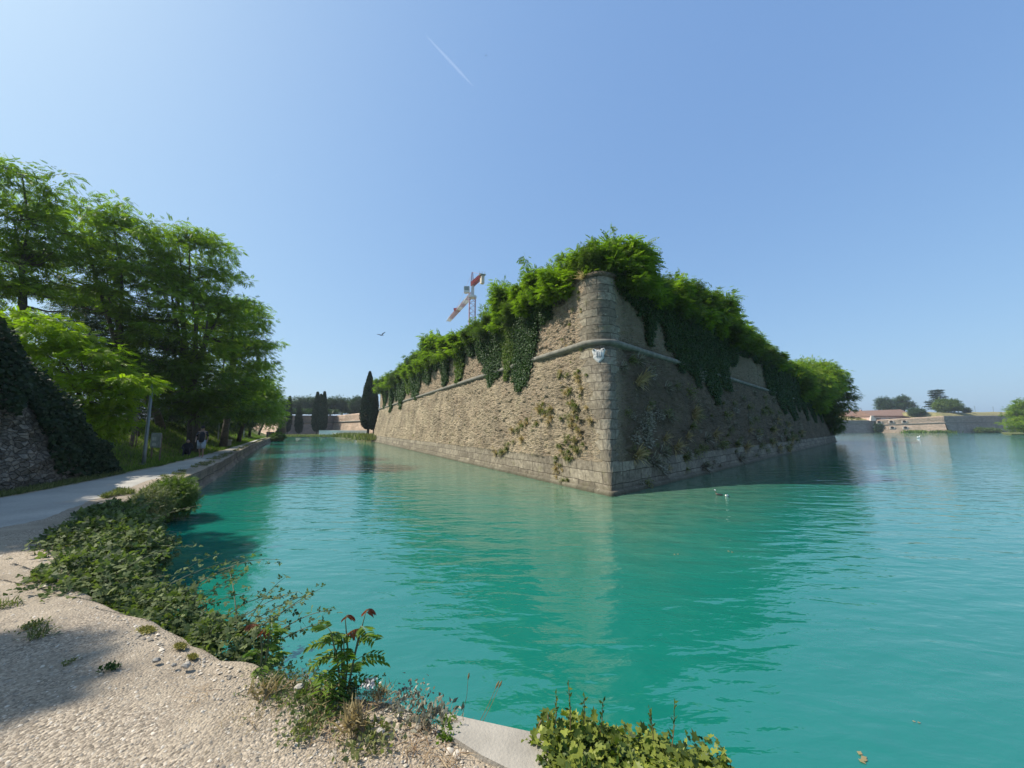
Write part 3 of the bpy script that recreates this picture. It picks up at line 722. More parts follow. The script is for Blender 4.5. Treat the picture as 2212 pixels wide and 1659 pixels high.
for side, lst in sil.items():
    for i, (x, y) in enumerate(lst):
        d, z = z_at(side, x, y); d = face_d(side, x, 9.9)
        h = min(max(ony(x, y, face_pt(side, d, 9.9).y + .6).z - 9.7, 1.2), 4.6)
        k = int(rs.randint(0, 5)) if i > 1 else (2 if i == 0 and side == 'L' else 4 if side == 'R' else 0)
        p = face_pt(side, d, 9.8, -.75); s = h / 2.0 * rs.uniform(.78, 1.02)
        put_shrub(k, (p.x, p.y, 9.75), rs.uniform(0, 6.28), (s * 1.0, s * 1.0, s), '%s shrub, %s from the corner on top of the %s face' % (looks[k], ordinal(i), 'sunlit' if side == 'L' else 'shaded'), 'shrubs on top of the bastion')
        # a lower one leaning over the edge
    nlow = 26 if side == 'L' else 32
    for i in range(0):
        pass
for i, (side, x, y) in enumerate([('R', 1322, 493), ('R', 1352, 512), ('R', 1392, 512), ('L', 1235, 522), ('L', 1140, 552), ('L', 1092, 590), ('R', 1500, 590), ('R', 1552, 632), ('R', 1604, 678), ('L', 1040, 645), ('L', 945, 712), ('L', 880, 768), ('R', 1650, 715)]):
    d, z = z_at(side, x, y); d = face_d(side, x, 10.4); p = face_pt(side, d, 9.8, -.7); h = max(1.4, min(4.2, ony(x, y, p.y).z - 9.7)); s_ = h / 2.2
    put_shrub(5, (p.x, p.y, 9.7), rs.uniform(0, 6.28), (s_ * .6, s_ * .6, s_), 'thin upright sapling sticking out above the %s wall top shrubs, %s of its kind' % ('sunlit' if side == 'L' else 'shaded', ordinal(i)), 'thin saplings on the bastion top')
# second row, dipping over the wall head
for side, n_, L_ in (('L', 20, 64), ('R', 22, 76)):
    for i in range(n_):
        d = 2.6 + (L_ - 2.6) * (i / (n_ - 1)) ** 1.55
        p = face_pt(side, d, 9.6, .12); k = [0, 2, 1, 3, 0][int(rs.randint(0, 5))]; s = rs.uniform(.62, .9) * (1 + d / 90)
        put_shrub(k, (p.x, p.y, 9.05), rs.uniform(0, 6.28), (s * 1.15, s * 1.15, s * .85), '%s bush drooping over the edge, %s from the corner, %s face' % (looks[k], ordinal(i), 'sunlit' if side == 'L' else 'shaded'), 'bushes drooping over the bastion wall head')

# ------------------------------------------------------------------ hanging ivy
def curtain(name, seed, wd, ln, mat, n, L=.11, thick=.35):
    """origin at wall head; x along wall, -y outward, z down to -ln"""
    rs = np.random.RandomState(seed); K = n
    v_ = rs.rand(K) ** .8; strands = rs.uniform(-.5, .5, 9); sl_ = rs.uniform(.55, 1, 9); si = rs.randint(0, 9, K); sl_[int(np.argmin(np.abs(strands)))] = 1
    keep_ = v_ < sl_[si]; v_ = v_[keep_]; si = si[keep_]; K = len(v_)
    wx = wd * (strands[si] * (1 - v_ * .45)) + rs.normal(size=K) * .13 * wd * (1 - v_ * .55)
    th_ = thick * (1 - v_ * .55); y = -.06 - rs.rand(K) * th_ - np.where(v_ * ln > 3.2, 0.12, 0)
    z = .35 - v_ * ln
    # follow the batter below the cordon
    below = np.clip(-(z) - 3.4, 0, 9); y = y - below * .258
    pos = np.stack([wx, y, z], -1)
    ax = rs.normal(size=(K, 3)) * .5 + np.array([0, -.25, -.9]); nr = rs.normal(size=(K, 3)) * .45 + np.array([0, -1, .55])
    o = leaves(name, mat, pos, ax, nr, L * rs.uniform(.7, 1.35, K), t_leaf(.42, .08, -.12), seed=seed); return o
def put_curtain(side, x, yb, wpx, i_):
    d, zb = z_at(side, x, yb, 7.0); ln = min(max(10.1 - zb, 1.2), 7.0)
    w_ = max(.6, min(4.5, abs(face_d(side, x - wpx / 2, 8.5) - face_d(side, x + wpx / 2, 8.5)))) * 1.15
    dt = face_d(side, x, 9.0); p = face_pt(side, dt, 9.75)
    far = max(1, p.y / 24)
    o = curtain('hanging_ivy', 300 + i_ + (50 if side == 'R' else 0), w_, ln, M_shrub if (side == 'L' and i_ % 5 == 2) else M_ivy, int(2100 * w_ * ln / far ** 1.4), .095 * far ** .6, .5)
    o.location = (p.x, p.y, 9.75); o.rotation_euler = (0, 0, WALL_ROT[side])
    tag(o, '%s ivy curtain, %s from the corner, hanging down the %s face' % ('long dark' if ln > 3.6 else 'short dark', ordinal(i_), 'sunlit' if side == 'L' else 'shaded'), 'hanging ivy', 'ivy curtains hanging from the bastion top')
for i, (x, yb, wp) in enumerate([(1180, 700, 36), (1140, 842, 40), (1108, 818, 26), (1076, 832, 30), (1060, 812, 22), (1045, 780, 22), (1022, 770, 24), (995, 828, 20), (967, 834, 16), (945, 800, 20), (926, 828, 18), (903, 862, 18), (886, 850, 12), (873, 881, 12), (860, 865, 10), (850, 888, 8), (836, 880, 8)]):
    put_curtain('L', x, yb, wp, i)
for i, (x, yb, wp) in enumerate([(1350, 650, 36), (1375, 680, 34), (1397, 745, 22), (1425, 700, 34), (1452, 800, 40), (1480, 832, 44), (1514, 868, 40), (1548, 838, 28), (1575, 790, 26), (1600, 740, 24), (1632, 745, 20), (1655, 850, 20), (1672, 890, 20), (1690, 905, 18), (1708, 885, 16), (1722, 905, 16), (1738, 910, 14), (1755, 910, 12), (1772, 925, 12), (1790, 915, 10)]):
    put_curtain('R', x, yb, wp, i)

# ------------------------------------------------------------------ trees at the far end of the shaded face
for i, (x, y, Y, rx, ry, mt, lab) in enumerate([(1742, 828, 62, 42, 48, M_robinia, 'rounded bright green tree at the end of the bastion, nearest of the cluster'),
        (1788, 850, 71, 42, 62, M_robdark, 'dark green tree at the far end of the bastion, reaching out over the water'),
        (1770, 815, 68, 40, 35, M_rbright, 'light green crown standing above the far end of the bastion'), (1712, 815, 56, 32, 35, M_robinia, 'green tree on the wall top just before the end cluster')]):
    p = ony(x, y, Y); k = Y / F_PX; bp = Vector((p.x - 2.5, p.y + 1.5, 8.5))
    tree('bastion_tree', lab, 'tree', bp, [(p.x - bp.x, p.y - bp.y, p.z - bp.z, rx * k, rx * k * .9, ry * k), (p.x - bp.x + .5, p.y - bp.y, p.z - bp.z - ry * k * .6, rx * k * .75, rx * k * .7, ry * k * .7)], 170, 60, .62, mt, 400 + i * 3, tr=.2, cr=1.1, group='trees at the far end of the bastion', th=.2)

# ------------------------------------------------------------------ tufts rooted in the masonry
def tuft(name, seed, mat, n, L, kind='grass'):
    rs_ = np.random.RandomState(seed)
    pos = rs_.normal(size=(n, 3)) * np.array([.07, .02, .05]) * (1 if kind == 'grass' else 1.6)
    ax = rs_.normal(size=(n, 3)) * np.array([.6, .35, .5]) + np.array([0, -.75, .25 if kind == 'grass' else -.1])
    nr = rs_.normal(size=(n, 3)) * .4 + np.array([0, -.4, 1])
    if kind == 'grass':
        return leaves(name, mat, pos, ax, nr, L * rs_.uniform(.5, 1.2, n), t_blade(.045), seed=seed)
    pos = pos + unit(ax) * rs_.rand(n, 1) * L * 1.3
    return leaves(name, mat, pos, ax, nr, L * .38 * rs_.uniform(.6, 1.2, n), t_leaf(.3), seed=seed)
TU = [tuft('grass_tuft', 500, M_tuft, 60, .34), tuft('grass_tuft', 501, M_tuft, 75, .45), tuft('grass_tuft', 502, M_wallgreen, 80, .36), tuft('wall_plant', 503, M_wallgreen, 150, .28, 'leaf'), tuft('wall_plant', 504, M_greyplant, 150, .28, 'leaf'), tuft('grass_tuft', 505, M_greyplant, 90, .42)]
TLAB = [('straw coloured grass tuft rooted in the bastion masonry', 'grass tuft', 'small straw grass tufts in the bastion masonry'), ('larger bleached grass tuft drooping from the bastion masonry', 'grass tuft', 'large straw grass tufts in the bastion masonry'),
        ('green and brown grass tuft sprouting from the bastion masonry', 'grass tuft', 'green grass tufts in the bastion masonry'), ('small leafy green plant rooted in a crack of the bastion', 'plant', 'leafy plants in the bastion masonry'),
        ('grey leaved plant growing on the bastion masonry', 'plant', 'grey plants in the bastion masonry'), ('greyish dead weed tuft clinging to the bastion masonry', 'weed', 'dead weeds in the bastion masonry')]
usedT = set(); rt_ = np.random.RandomState(9)
def put_tuft(k, side, d, z, s):
    s = s * .62
    r_ = rad(z) / math.tan(HALF)
    p = face_pt(side, max(d, r_ * .9), z, .0); loc = (p.x, p.y, z); rz = WALL_ROT[side] + rt_.uniform(-.4, .4)
    if k not in usedT: usedT.add(k); o = TU[k]; o.location = loc; o.rotation_euler = (0, 0, rz); o.scale = (s, s, s)
    else: o = dup(TU[k], loc, rz, s)
    tag(o, *TLAB[k])
def px_tuft(side, x, y, k, s):
    d, z = z_at(side, x, y, 3.0)
    if .2 < z < 9.7: put_tuft(k, side, d, z, s)
# diagonal scar on the sunlit face
for i in range(34):
    f = rt_.rand(); x = 1068 + f * 120 + rt_.normal() * 8; y = 985 - f * 105 + rt_.normal() * 14
    px_tuft('L', x, y, int(rt_.choice([0, 1, 1, 2, 3])), rt_.uniform(.7, 1.5))
for i in range(70):      # strip beside the quoins
    f = rt_.rand() ** .8; y = 800 + f * 240; x = 1262 - rt_.rand() * 45 - max(0, (y - 900)) * .2 + rt_.normal() * 8
    px_tuft('L', x, y, int(rt_.choice([0, 1, 2, 2, 3, 1])), rt_.uniform(.5, 1.15))
for i in range(32):
    px_tuft('L', rt_.uniform(830, 1240), 0, 0, 1) if False else put_tuft(int(rt_.choice([0, 2, 3, 3])), 'L', 2 + 35 * rt_.rand() ** 1.6, rt_.uniform(.5, 9), rt_.uniform(.35, .8))
for i in range(14): px_tuft('L', rt_.uniform(1215, 1262), rt_.uniform(620, 760), int(rt_.choice([2, 3, 2, 0])), rt_.uniform(.4, .8))
for i in range(175):
    d = 1.5 + 45 * rt_.rand() ** 1.5; z = rt_.uniform(.3, 5.8) * (1 if rt_.rand() < .7 else .6)
    put_tuft(int(rt_.choice([1, 2, 3, 4, 4, 5, 5, 3])), 'R', d, z, rt_.uniform(.7, 2.2))
for i in range(12): put_tuft([1, 0, 2][i % 3], 'L', .6 + 3.2 * rt_.rand(), 9.78, rt_.uniform(1.2, 2.2))
for k in range(6):
    if k not in usedT: put_tuft(k, 'L', 5 + k, 2.0, .8)

# ------------------------------------------------------------------ rubble wall at left with ivy
base_w = [(-9.6, -6), (-10.2, 0), (-11.0, 3.2), (-11.7, 6.0), (-12.25, 8.2), (-12.75, 9.7), (-13.2, 11.0), (-13.9, 12.6), (-14.75, 14.6)]
top_w = [(-12.6, -6, 8.6), (-13.6, 0, 8.2), (-14.3, 3.2, 7.8), (-14.8, 6.0, 7.3), (-15.1, 8.2, 6.6), (-15.3, 9.7, 6.0), (-15.1, 11.2, 5.15), (-14.9, 13.0, 3.1), (-15.0, 14.6, 1.2)]
def poly_lerp(P, n):
    P = np.array(P, float); s = np.linspace(0, len(P) - 1, n); i = np.minimum(s.astype(int), len(P) - 2); f = (s - i)[:, None]
    return P[i] * (1 - f) + P[i + 1] * f
nb = 240; bw = poly_lerp(base_w, nb); tw = poly_lerp(top_w, nb); tw[:, 2] += (fbm(np.arange(nb) * .11, np.zeros(nb), 66, 4) - .47) * .9 * np.clip((nb - np.arange(nb)) / 40, .25, 1); tw[:, 0] += (fbm(np.arange(nb) * .13, np.ones(nb), 67, 3) - .47) * .8; hs = np.linspace(0, 1, 70)
RV = np.zeros((nb, len(hs), 3))
for j, h in enumerate(hs):
    hx = h ** 1.35
    RV[:, j, :2] = bw * (1 - hx) + tw[:, :2] * hx; RV[:, j, 2] = .7 + (tw[:, 2] - .7) * h
sw = np.r_[0, np.cumsum(np.linalg.norm(np.diff(bw, axis=0), axis=1))]
dz_ = (fbm(sw[:, None] * 2.6, RV[..., 2] * 3.4, 61, 4) - .47) * .42
RV[..., 0] += dz_ * .9; RV[..., 1] -= dz_ * .4 * np.linspace(1, .2, nb)[:, None]
uvr = np.dstack([np.broadcast_to(sw[:, None], RV.shape[:2]), RV[..., 2]])
rw = empty('rubble_wall', (-12.75, 9.7, .7)); tag(rw, 'old sloping rubble stone wall in shade left of the footpath', 'wall')
o = grid_mesh('stone_face', RV, M_rubble, rw, uv=uvr); o.location = (12.75, -9.7, -.7)
# earth behind the wall
EV = np.zeros((nb, 6, 3))
for j, (ox, dz0) in enumerate([(0, 0), (-.6, -.05), (-1.6, -.5), (-3.5, -1.4), (-6, -2.2), (-12, -2.5)]):
    EV[:, j, 0] = tw[:, 0] + ox; EV[:, j, 1] = tw[:, 1] + (-.2 * ox if False else 0); EV[:, j, 2] = np.maximum(tw[:, 2] + dz0 * (tw[:, 2] / 6), .6)
o = grid_mesh('earth_bank', EV, M_soil, rw); o.location = (12.75, -9.7, -.7)
rs = np.random.RandomState(71)
N = 26000; ii = rs.randint(60, nb, N); jj = (rs.rand(N) ** .55 * (len(hs) - 1)).astype(int)
pp = RV[ii, jj]; hrel = jj / (len(hs) - 1); mk = fbm(sw[ii] * .8, pp[:, 2] * .8, 88, 3)
endb = np.clip((sw[ii] - sw[-1] + 3.5) / 3.5, 0, 1)
kp = (mk + hrel * 1.0 + endb * .45) > .74
pp = pp[kp]; N = len(pp)
ax = rs.normal(size=(N, 3)) * .55 + np.array([.35, -.1, -.7]); nr = rs.normal(size=(N, 3)) * .45 + np.array([.8, -.3, .5])
pp = pp + unit(np.array([[.8, -.4, .4]])) * (rs.rand(N, 1) ** 1.5 * .5)
tag(leaves('wall_ivy', M_ivyw, pp, ax, nr, .11 * rs.uniform(.6, 1.4, N), t_leaf(.42, .08, -.1), seed=4), 'dark ivy blanket over the upper rubble wall beside the path', 'ivy')

# ------------------------------------------------------------------ grass on the bank and weeds at the path edge
def blades(name, pts, L, mat, seed, lean=.35, tpl=None):
    rs = np.random.RandomState(seed); N = len(pts)
    ax = rs.normal(size=(N, 3)) * lean + np.array([0, 0, 1.]); nr = rs.normal(size=(N, 3)) + np.array([0, 0, .1])
    return leaves(name, mat, pts, ax, nr, L * rs.uniform(.5, 1.3, N), tpl or T_BL, seed=seed)
rs = np.random.RandomState(81)
sel = np.where((B2[:, 0, 1] > 13.5) & (B2[:, 0, 1] < 75))[0]
N = 60000; i_ = sel[(rs.rand(N) ** 1.2 * len(sel)).astype(int).clip(0, len(sel) - 2)]; j_ = rs.randint(1, 30, N); fi = rs.rand(N, 1); fj = rs.rand(N, 1)
B3 = np.dstack([B2, bz]); gp = (B3[i_, j_] * (1 - fi) + B3[np.minimum(i_ + 1, len(B3) - 1), j_] * fi) * (1 - fj) + (B3[i_, j_ + 1] * (1 - fi) + B3[np.minimum(i_ + 1, len(B3) - 1), j_ + 1] * fi) * fj
tag(blades('lawn_grass', gp, .20, M_grass, 5, .5, t_blade(.07)), 'green grass covering the bank under the trees', 'grass', kind='stuff')
# strip of weeds between wall foot and path
N = 9000; s_ = rs.rand(N); ii = (s_ * (nb - 1)).astype(int); ww = np.c_[bw[ii] + np.array([.35, 0]) * rs.rand(N, 1) ** 1.5 + np.array([.05, 0]), np.full(N, .76)]
tag(blades('edge_weeds', ww, .14, M_wallgreen, 6, .6), 'low weeds along the foot of the rubble wall', 'weeds', kind='stuff')
# strip of dry grass on the quay edge beyond the brambles
N = 14000; kk = np.where((EA[:, 1] > 9) & (EA[:, 1] < 80))[0]; i_ = kk[(rs.rand(N) ** 1.5 * len(kk)).astype(int)]
inward = unit(LA - EA)[i_]; e_ = EA[i_] + inward * (rs.uniform(.1, .95, (N, 1)) + .0); mk = fbm(e_[:, 0] * 1.3, e_[:, 1] * 1.3, 33, 3) > .42
e_ = e_[mk]; tag(blades('kerb_grass', np.c_[e_, np.full(len(e_), .77)], .11, M_wallgreen, 7, .7, t_blade(.06)), 'dry grass strip between footpath and quay edge', 'grass', kind='stuff')

# ------------------------------------------------------------------ brambles
def bramble(label, cx, cy, rx, ry, ang, ztop, zlow, n, L, seed, mat=None, tpl=None, canes=8, name='bramble_bush', cat='bramble'):
    rs = np.random.RandomState(seed); rt = empty(name, (cx, cy, .7))
    d = rdir(rs, n) * (rs.uniform(.55, 1.03, (n, 1))); ca, sa = math.cos(ang), math.sin(ang)
    x = d[:, 0] * rx; y = d[:, 1] * ry; zc = (ztop + zlow) / 2; rz_ = (ztop - zlow) / 2
    lump = .6 + .85 * fbm(d[:, 0] * 2.5 + seed, d[:, 1] * 2.5 + d[:, 2] * 2, seed, 3)
    pos = np.stack([(x * ca - y * sa) * lump, (x * sa + y * ca) * lump, zc - .7 + d[:, 2] * rz_ * lump], -1)
    pos = pos[pos[:, 2] > -.6]; n = len(pos)
    out = unit(pos - np.array([0, 0, zc - .7])); ax = out * .5 + rs.normal(size=(n, 3)) * .6; ax[:, 2] -= .1; nr = out * .5 + rs.normal(size=(n, 3)) * .35 + np.array([0, 0, .9])
    leaves('foliage', mat or M_bramble, pos, ax, nr, L * rs.uniform(.6, 1.35, n), tpl or T_TRI, rt, seed=seed)
    m = MB(); lp = []
    for i in range(canes):
        a = rs.uniform(-.6, 2.4) + ang * 0; L2 = rs.uniform(.5, 1.1) * max(rx, ry) * .6 + .35; p0 = pos[rs.randint(n)] * np.array([.6, .6, .6])
        e = p0 + np.array([math.cos(a) * L2, math.sin(a) * L2, rs.uniform(.1, .45)]); md = (p0 + e) / 2 + np.array([0, 0, rs.uniform(.05, .25)])
        m.tube([((1 - q) ** 2) * p0 + 2 * q * (1 - q) * md + q * q * e for q in np.linspace(0, 1, 7)], [.005, .005, .004, .004, .003, .003, .001], 4)
        for q in np.linspace(.12, 1, 30): lp.append(((1 - q) ** 2) * p0 + 2 * q * (1 - q) * md + q * q * e)
    if canes:
        m.build('canes', simple('cane_%d' % seed, (.09, .10, .05)), rt)
        lp = np.array(lp); k = len(lp)
        leaves('cane_leaves', mat or M_bramble, lp + rs.normal(size=(k, 3)) * .02, rs.normal(size=(k, 3)), rs.normal(size=(k, 3)) * .3 + np.array([0, 0, 1]), L * 1.0 * rs.uniform(.6, 1.1, k), tpl or T_TRI, rt, seed=seed + 1)
    return tag(rt, label, cat, 'brambles along the quay edge')
bramble('dense bramble thicket spilling off the quay, largest of the row', -6.3, 6.15, 1.4, .8, R(135), 1.0, -.1, 15000, .10, 601, canes=8)
bramble('bramble thicket on the quay edge nearest the footpath bend', -8.0, 7.85, 1.0, .6, R(132), .95, -.1, 8000, .11, 602, canes=5)
bramble('lighter green bramble sprawl in the middle of the quay edge', -4.85, 4.62, .95, .58, R(138), .93, 0, 7000, .085, 603, canes=7)
bramble('low bramble with pale leaves nearer the camera', -3.4, 3.98, .85, .32, R(150), .88, .1, 3400, .07, 604, canes=7)
bramble('thin bramble with upright canes beside the reddish sapling', -2.35, 3.38, .55, .2, R(155), .84, .3, 1700, .07, 605, canes=11)
bramble('green leafy shrub hanging from the quay just past the brambles', -9.15, 10.6, .75, .62, R(120), 1.1, .05, 6000, .12, 606, mat=M_shrub, tpl=T_FRS, canes=4, name='quay_shrub', cat='shrub')
bramble('yellowish wispy bush between brambles and the green quay shrub', -8.75, 9.55, .55, .45, R(120), 1.0, .15, 4500, .12, 607, mat=M_straw if False else M_wallgreen, tpl=T_BL, canes=0, name='quay_shrub', cat='shrub')
bramble('dark bush at the far end of the quay wall', -45.0, 74.5, 2.2, 1.2, R(120), 1.6, .0, 3500, .4, 608, mat=M_robdark, tpl=T_FRS, canes=0, name='quay_shrub', cat='shrub')
# ------------------------------------------------------------------ saplings at the edge
def sapling(label, loc, h, seed, nst=5, red=.45):
    rs = np.random.RandomState(seed); rt = empty('ailanthus_sapling', loc)
    m = MB(); P = [[], []]; A = [[], []]; Nn = [[], []]; Ls = [[], []]
    for i in range(nst):
        a = rs.uniform(0, 6.28); r_ = rs.uniform(.03, .16) * (h / .6); tp_ = Vector((math.cos(a) * r_, math.sin(a) * r_, h * rs.uniform(.7, 1.0)))
        pts = [Vector((math.cos(a) * .01, math.sin(a) * .01, -.05)), tp_ * .5 + Vector((rs.uniform(-.02, .02), 0, 0)), tp_]
        m.tube(pts, [.008, .006, .003], 5)
        nfr = rs.randint(4, 6)
        for q in np.linspace(.25, 1, nfr):
            p = pts[0].lerp(tp_, q); b = rs.uniform(0, 6.28); L = h * rs.uniform(.36, .52) * (1.15 - .5 * q)
            dr = Vector((math.cos(b), math.sin(b), rs.uniform(.25, .8))).normalized(); g = 1 if (q > .88 and rs.rand() < .5) else 0
            ptsf = [p + dr * (L * s) + Vector((0, 0, -L * .5 * s * s)) for s in np.linspace(0, 1, 6)]
            m.tube(ptsf, [.003, .0025, .002, .002, .0015, .001], 3, cap=False)
            sdv = dr.cross(Vector((0, 0, 1))).normalized()
            for s in np.linspace(.3, 1, 6):
                bp = p + dr * (L * s) + Vector((0, 0, -L * .5 * s * s))
                for sg in (1, -1):
                    ad = sdv * sg + dr * .5 + Vector((0, 0, -1.1 if g else -.35)); P[g].append(bp); A[g].append(ad); Nn[g].append(Vector((0, 0, 1)) + sdv * sg * .3 + Vector(rs.normal(size=3) * .2)); Ls[g].append(.078 * (h / .6) ** .5 * rs.uniform(.75, 1.15) * (1.1 - .4 * abs(s - .6)))
    m.build('stems', simple('sapling_stem_%d' % seed, (.10, .12, .05)), rt)
    tl_ = (np.array([(0, 0, 0), (.3, .16, .05), (.7, .12, .02), (1, 0, -.14), (.7, -.12, .02), (.3, -.16, .05)], float), np.array([(0, 1, 2, 3), (0, 3, 4, 5)]))
    for g, (nm, mt) in enumerate((('green_leaves', M_ail), ('young_leaves', M_red))):
        if P[g]: leaves(nm, mt, np.array(P[g]), np.array(A[g]), np.array(Nn[g]), np.array(Ls[g]), tl_, rt, seed=seed)
    for o_ in rt.children:
        if o_.name.startswith('young'): o_['label'] = 'reddish brown young leaves at the shoot tips'
    return tag(rt, label, 'sapling', 'saplings on the quay edge')
sapling('bushy sapling with reddish top leaves in the middle of the quay edge', tuple(onz(745, 1492, .74)), .45, 701, 6)
sapling('small slim sapling with a red tip, left of the bushy one', tuple(onz(567, 1446, .74)), .31, 702, 3)
# flower spray, stalks, weeds
def stalk(label, x0, y0, x1, y1, seed, head=.035):
    b = onz(x0, y0, .74); e = ony(x1, y1, b.y + .03); rt = empty('grass_stalk', b); e = e - b
    m = MB(); md = e * .5 + Vector((.01, 0, .01)); m.tube([(0, 0, 0), md, e], [.002, .0016, .0012], 4); m.build('stem', M_straw, rt)
    m = MB(); dr = e.normalized(); m.tube([e, e + dr * head * .5, e + dr * head], [.002, .0065, .002], 6); m.build('seed_head', M_straw, rt)
    return tag(rt, label, 'grass stalk', 'dry grass stalks on the quay edge')
stalk('single thin dry grass stalk, leftmost of the three over the water', 998, 1548, 1011, 1468, 1)
stalk('tall dry grass stalk with a fat seed head, middle of the three', 1032, 1566, 1070, 1488, 2, .045)
stalk('dry grass stalk crossing behind the middle one, rightmost of the three', 1037, 1570, 1077, 1486, 3, .04)
stalk('short dry stalk rising from the ivy at its left end', 1150, 1600, 1163, 1570, 4)
stalk('dry stalk with a cottony head rising from the ivy', 1195, 1608, 1186, 1560, 5)
def weed(label, x, y, r, n, L, mat, seed, tpl=None, up=.7, name='weed', group=None, z=.76, lean=.7):
    b = onz(x, y, z); rs = np.random.RandomState(seed); r *= .75; L *= .62; n = int(n * .8)
    pos = np.c_[rs.normal(size=(n, 2)) * r, rs.rand(n) * L * .3]
    ax = rs.normal(size=(n, 3)) * lean + np.array([0, 0, up]); nr = rs.normal(size=(n, 3)) * .6 + np.array([0, 0, 1])
    o = leaves(name, mat, pos, ax, nr, L * rs.uniform(.5, 1.2, n), tpl or T_BL, seed=seed); o.location = b
    return tag(o, label, 'weed', group)
weed('green weed growing in the pavement crack at left', 70, 1352, .06, 220, .05, M_wallgreen, 1, t_leaf(.25))
weed('thin upright grass weed beside the leafy crack weed', 85, 1375, .05, 120, .13, M_wallgreen, 2)
weed('yellowish grass tuft at the left edge of the picture', 6, 1312, .07, 160, .12, M_wallgreen, 3)
weed('tiny dark leafy weed alone in the gravel', 237, 1443, .035, 90, .045, M_ivy, 4, t_leaf(.35))
weed('tiny weed in the gravel near the shadow edge', 150, 1432, .03, 40, .04, M_wallgreen, 5, t_leaf(.3))
weed('sprig of dry grass standing on the gravel under the small sapling', 570, 1500, .05, 90, .16, M_straw, 6)
weed('feathery dry barley grass clump in front of the bushy sapling', 765, 1570, .05, 160, .19, M_straw, 7)
weed('green creeping weed right of the barley clump', 800, 1600, .10, 260, .06, M_wallgreen, 8, t_leaf(.3))
weed('low green weed left of the barley clump', 660, 1578, .07, 220, .05, M_wallgreen, 9, t_leaf(.3))
weed('green creeper mat at the foot of the small sapling', 600, 1470, .12, 500, .05, M_bramble, 10, T_TRI)
weed('green creeper trailing along the edge between the saplings', 665, 1492, .12, 500, .055, M_bramble, 11, T_TRI)
weed('green creeper spilling over the gravel below the bushy sapling', 690, 1530, .10, 420, .05, M_bramble, 12, T_TRI)
weed('grey green weed mat on the edge right of the bushy sapling', 880, 1512, .10, 420, .045, M_greyplant, 13, t_leaf(.3))
weed('woody grey weed on the edge before the bare coping', 935, 1545, .08, 360, .07, M_greyplant, 14, t_leaf(.22))
weed('bright green sprig where the gravel meets the coping', 972, 1572, .035, 130, .06, M_grass, 15, t_leaf(.3))
weed('bright green sprig just below the coping sprig', 965, 1592, .03, 90, .05, M_grass, 16, t_leaf(.3))
weed('orange brown dried weed patch on the gravel', 565, 1535, .14, 420, .05, M_straw, 17)
weed('dried stems lying on the gravel below the barley clump', 800, 1620, .12, 260, .06, M_straw, 18)
weed('small green leaves at the foot of the bushy sapling', 745, 1500, .10, 500, .06, M_bramble, 19, T_TRI)
weed('white flowering spray beside the bushy sapling', 800, 1478, .03, 90, .035, simple('white_petal', (.42, .40, .38), .8), 20, t_leaf(.4), z=.86)
weed('dry grass clump standing at the edge right of the bushy sapling', 822, 1510, .035, 120, .12, M_straw, 21)
# moss cushions
M_moss = leafmat('moss', (.22, .19, .05), (.42, .37, .12), .1, rough=.9)
for i, (x, y, r_, lab) in enumerate([(318, 1360, .07, 'yellow moss cushion on the edge below the brambles'), (417, 1418, .03, 'small yellow moss spot on the gravel'), (390, 1395, .045, 'ochre moss patch by the edge, right of the larger cushion')]):
    rs = np.random.RandomState(40 + i); n_ = 1500; pp_ = rs.normal(size=(n_, 3)) * np.array([r_ * .55, r_ * .28, .002]); b = onz(x, y, .757)
    o = leaves('moss_patch', M_moss, pp_, rs.normal(size=(n_, 3)) + np.array([0, 0, .8]), rs.normal(size=(n_, 3)) * .6 + np.array([0, 0, 1]), .012 * rs.uniform(.5, 1.3, n_), t_leaf(.35), seed=i)
    o.location = b; o.rotation_euler = (0, 0, -.4); tag(o, lab, 'moss', 'moss patches on the quay edge')
# dry plant litter along the edge
rs = np.random.RandomState(44); n_ = 2600; q_ = rs.rand(n_); ex = -2.0 + q_ * 1.75; ey = np.interp(ex, [e[0] for e in edge[::-1]][14:], [e[1] for e in edge[::-1]][14:]) - rs.rand(n_) ** 1.6 * .42 - .02
mk = fbm(ex * 4, ey * 4, 55, 3) > .44; ex, ey = ex[mk], ey[mk]; n_ = len(ex)
tag(leaves('plant_litter', M_litter, np.c_[ex, ey, np.full(n_, .762) + rs.rand(n_) * .012], np.c_[rs.normal(size=(n_, 2)), rs.normal(size=n_) * .18], rs.normal(size=(n_, 3)) * .3 + np.array([0, 0, 1]), .07 * rs.uniform(.3, 1.5, n_), t_blade(.02), seed=12), 'dry brown stems and litter lying along the gravel edge', 'plant litter', kind='stuff')
# loose stones
for i, (x, y, r_, lab) in enumerate([(1007, 1573, .022, 'grey pebble at the corner of the bare coping'), (1106, 1622, .011, 'small stone lying on the bare coping'), (338, 1428, .026, 'dark stone on the gravel near the shadow'), (376, 1438, .018, 'small dark stone right of the larger dark one'), (402, 1440, .03, 'flat pale stone on the gravel edge'), (645, 1488, .03, 'pale angular stone below the small sapling'), (822, 1584, .025, 'white stone lying below the barley clump')]):
    b = onz(x, y, .765); m = MB(); m.blob((0, 0, .3 * r_), (r_, r_ * .8, r_ * .6), i + 50, .2)
    o = m.build('stone', simple('stone_%d' % i, (.20, .19, .17) if 'dark' in lab or 'grey' in lab else (.36, .32, .26))); o.location = b; tag(o, lab, 'stone')
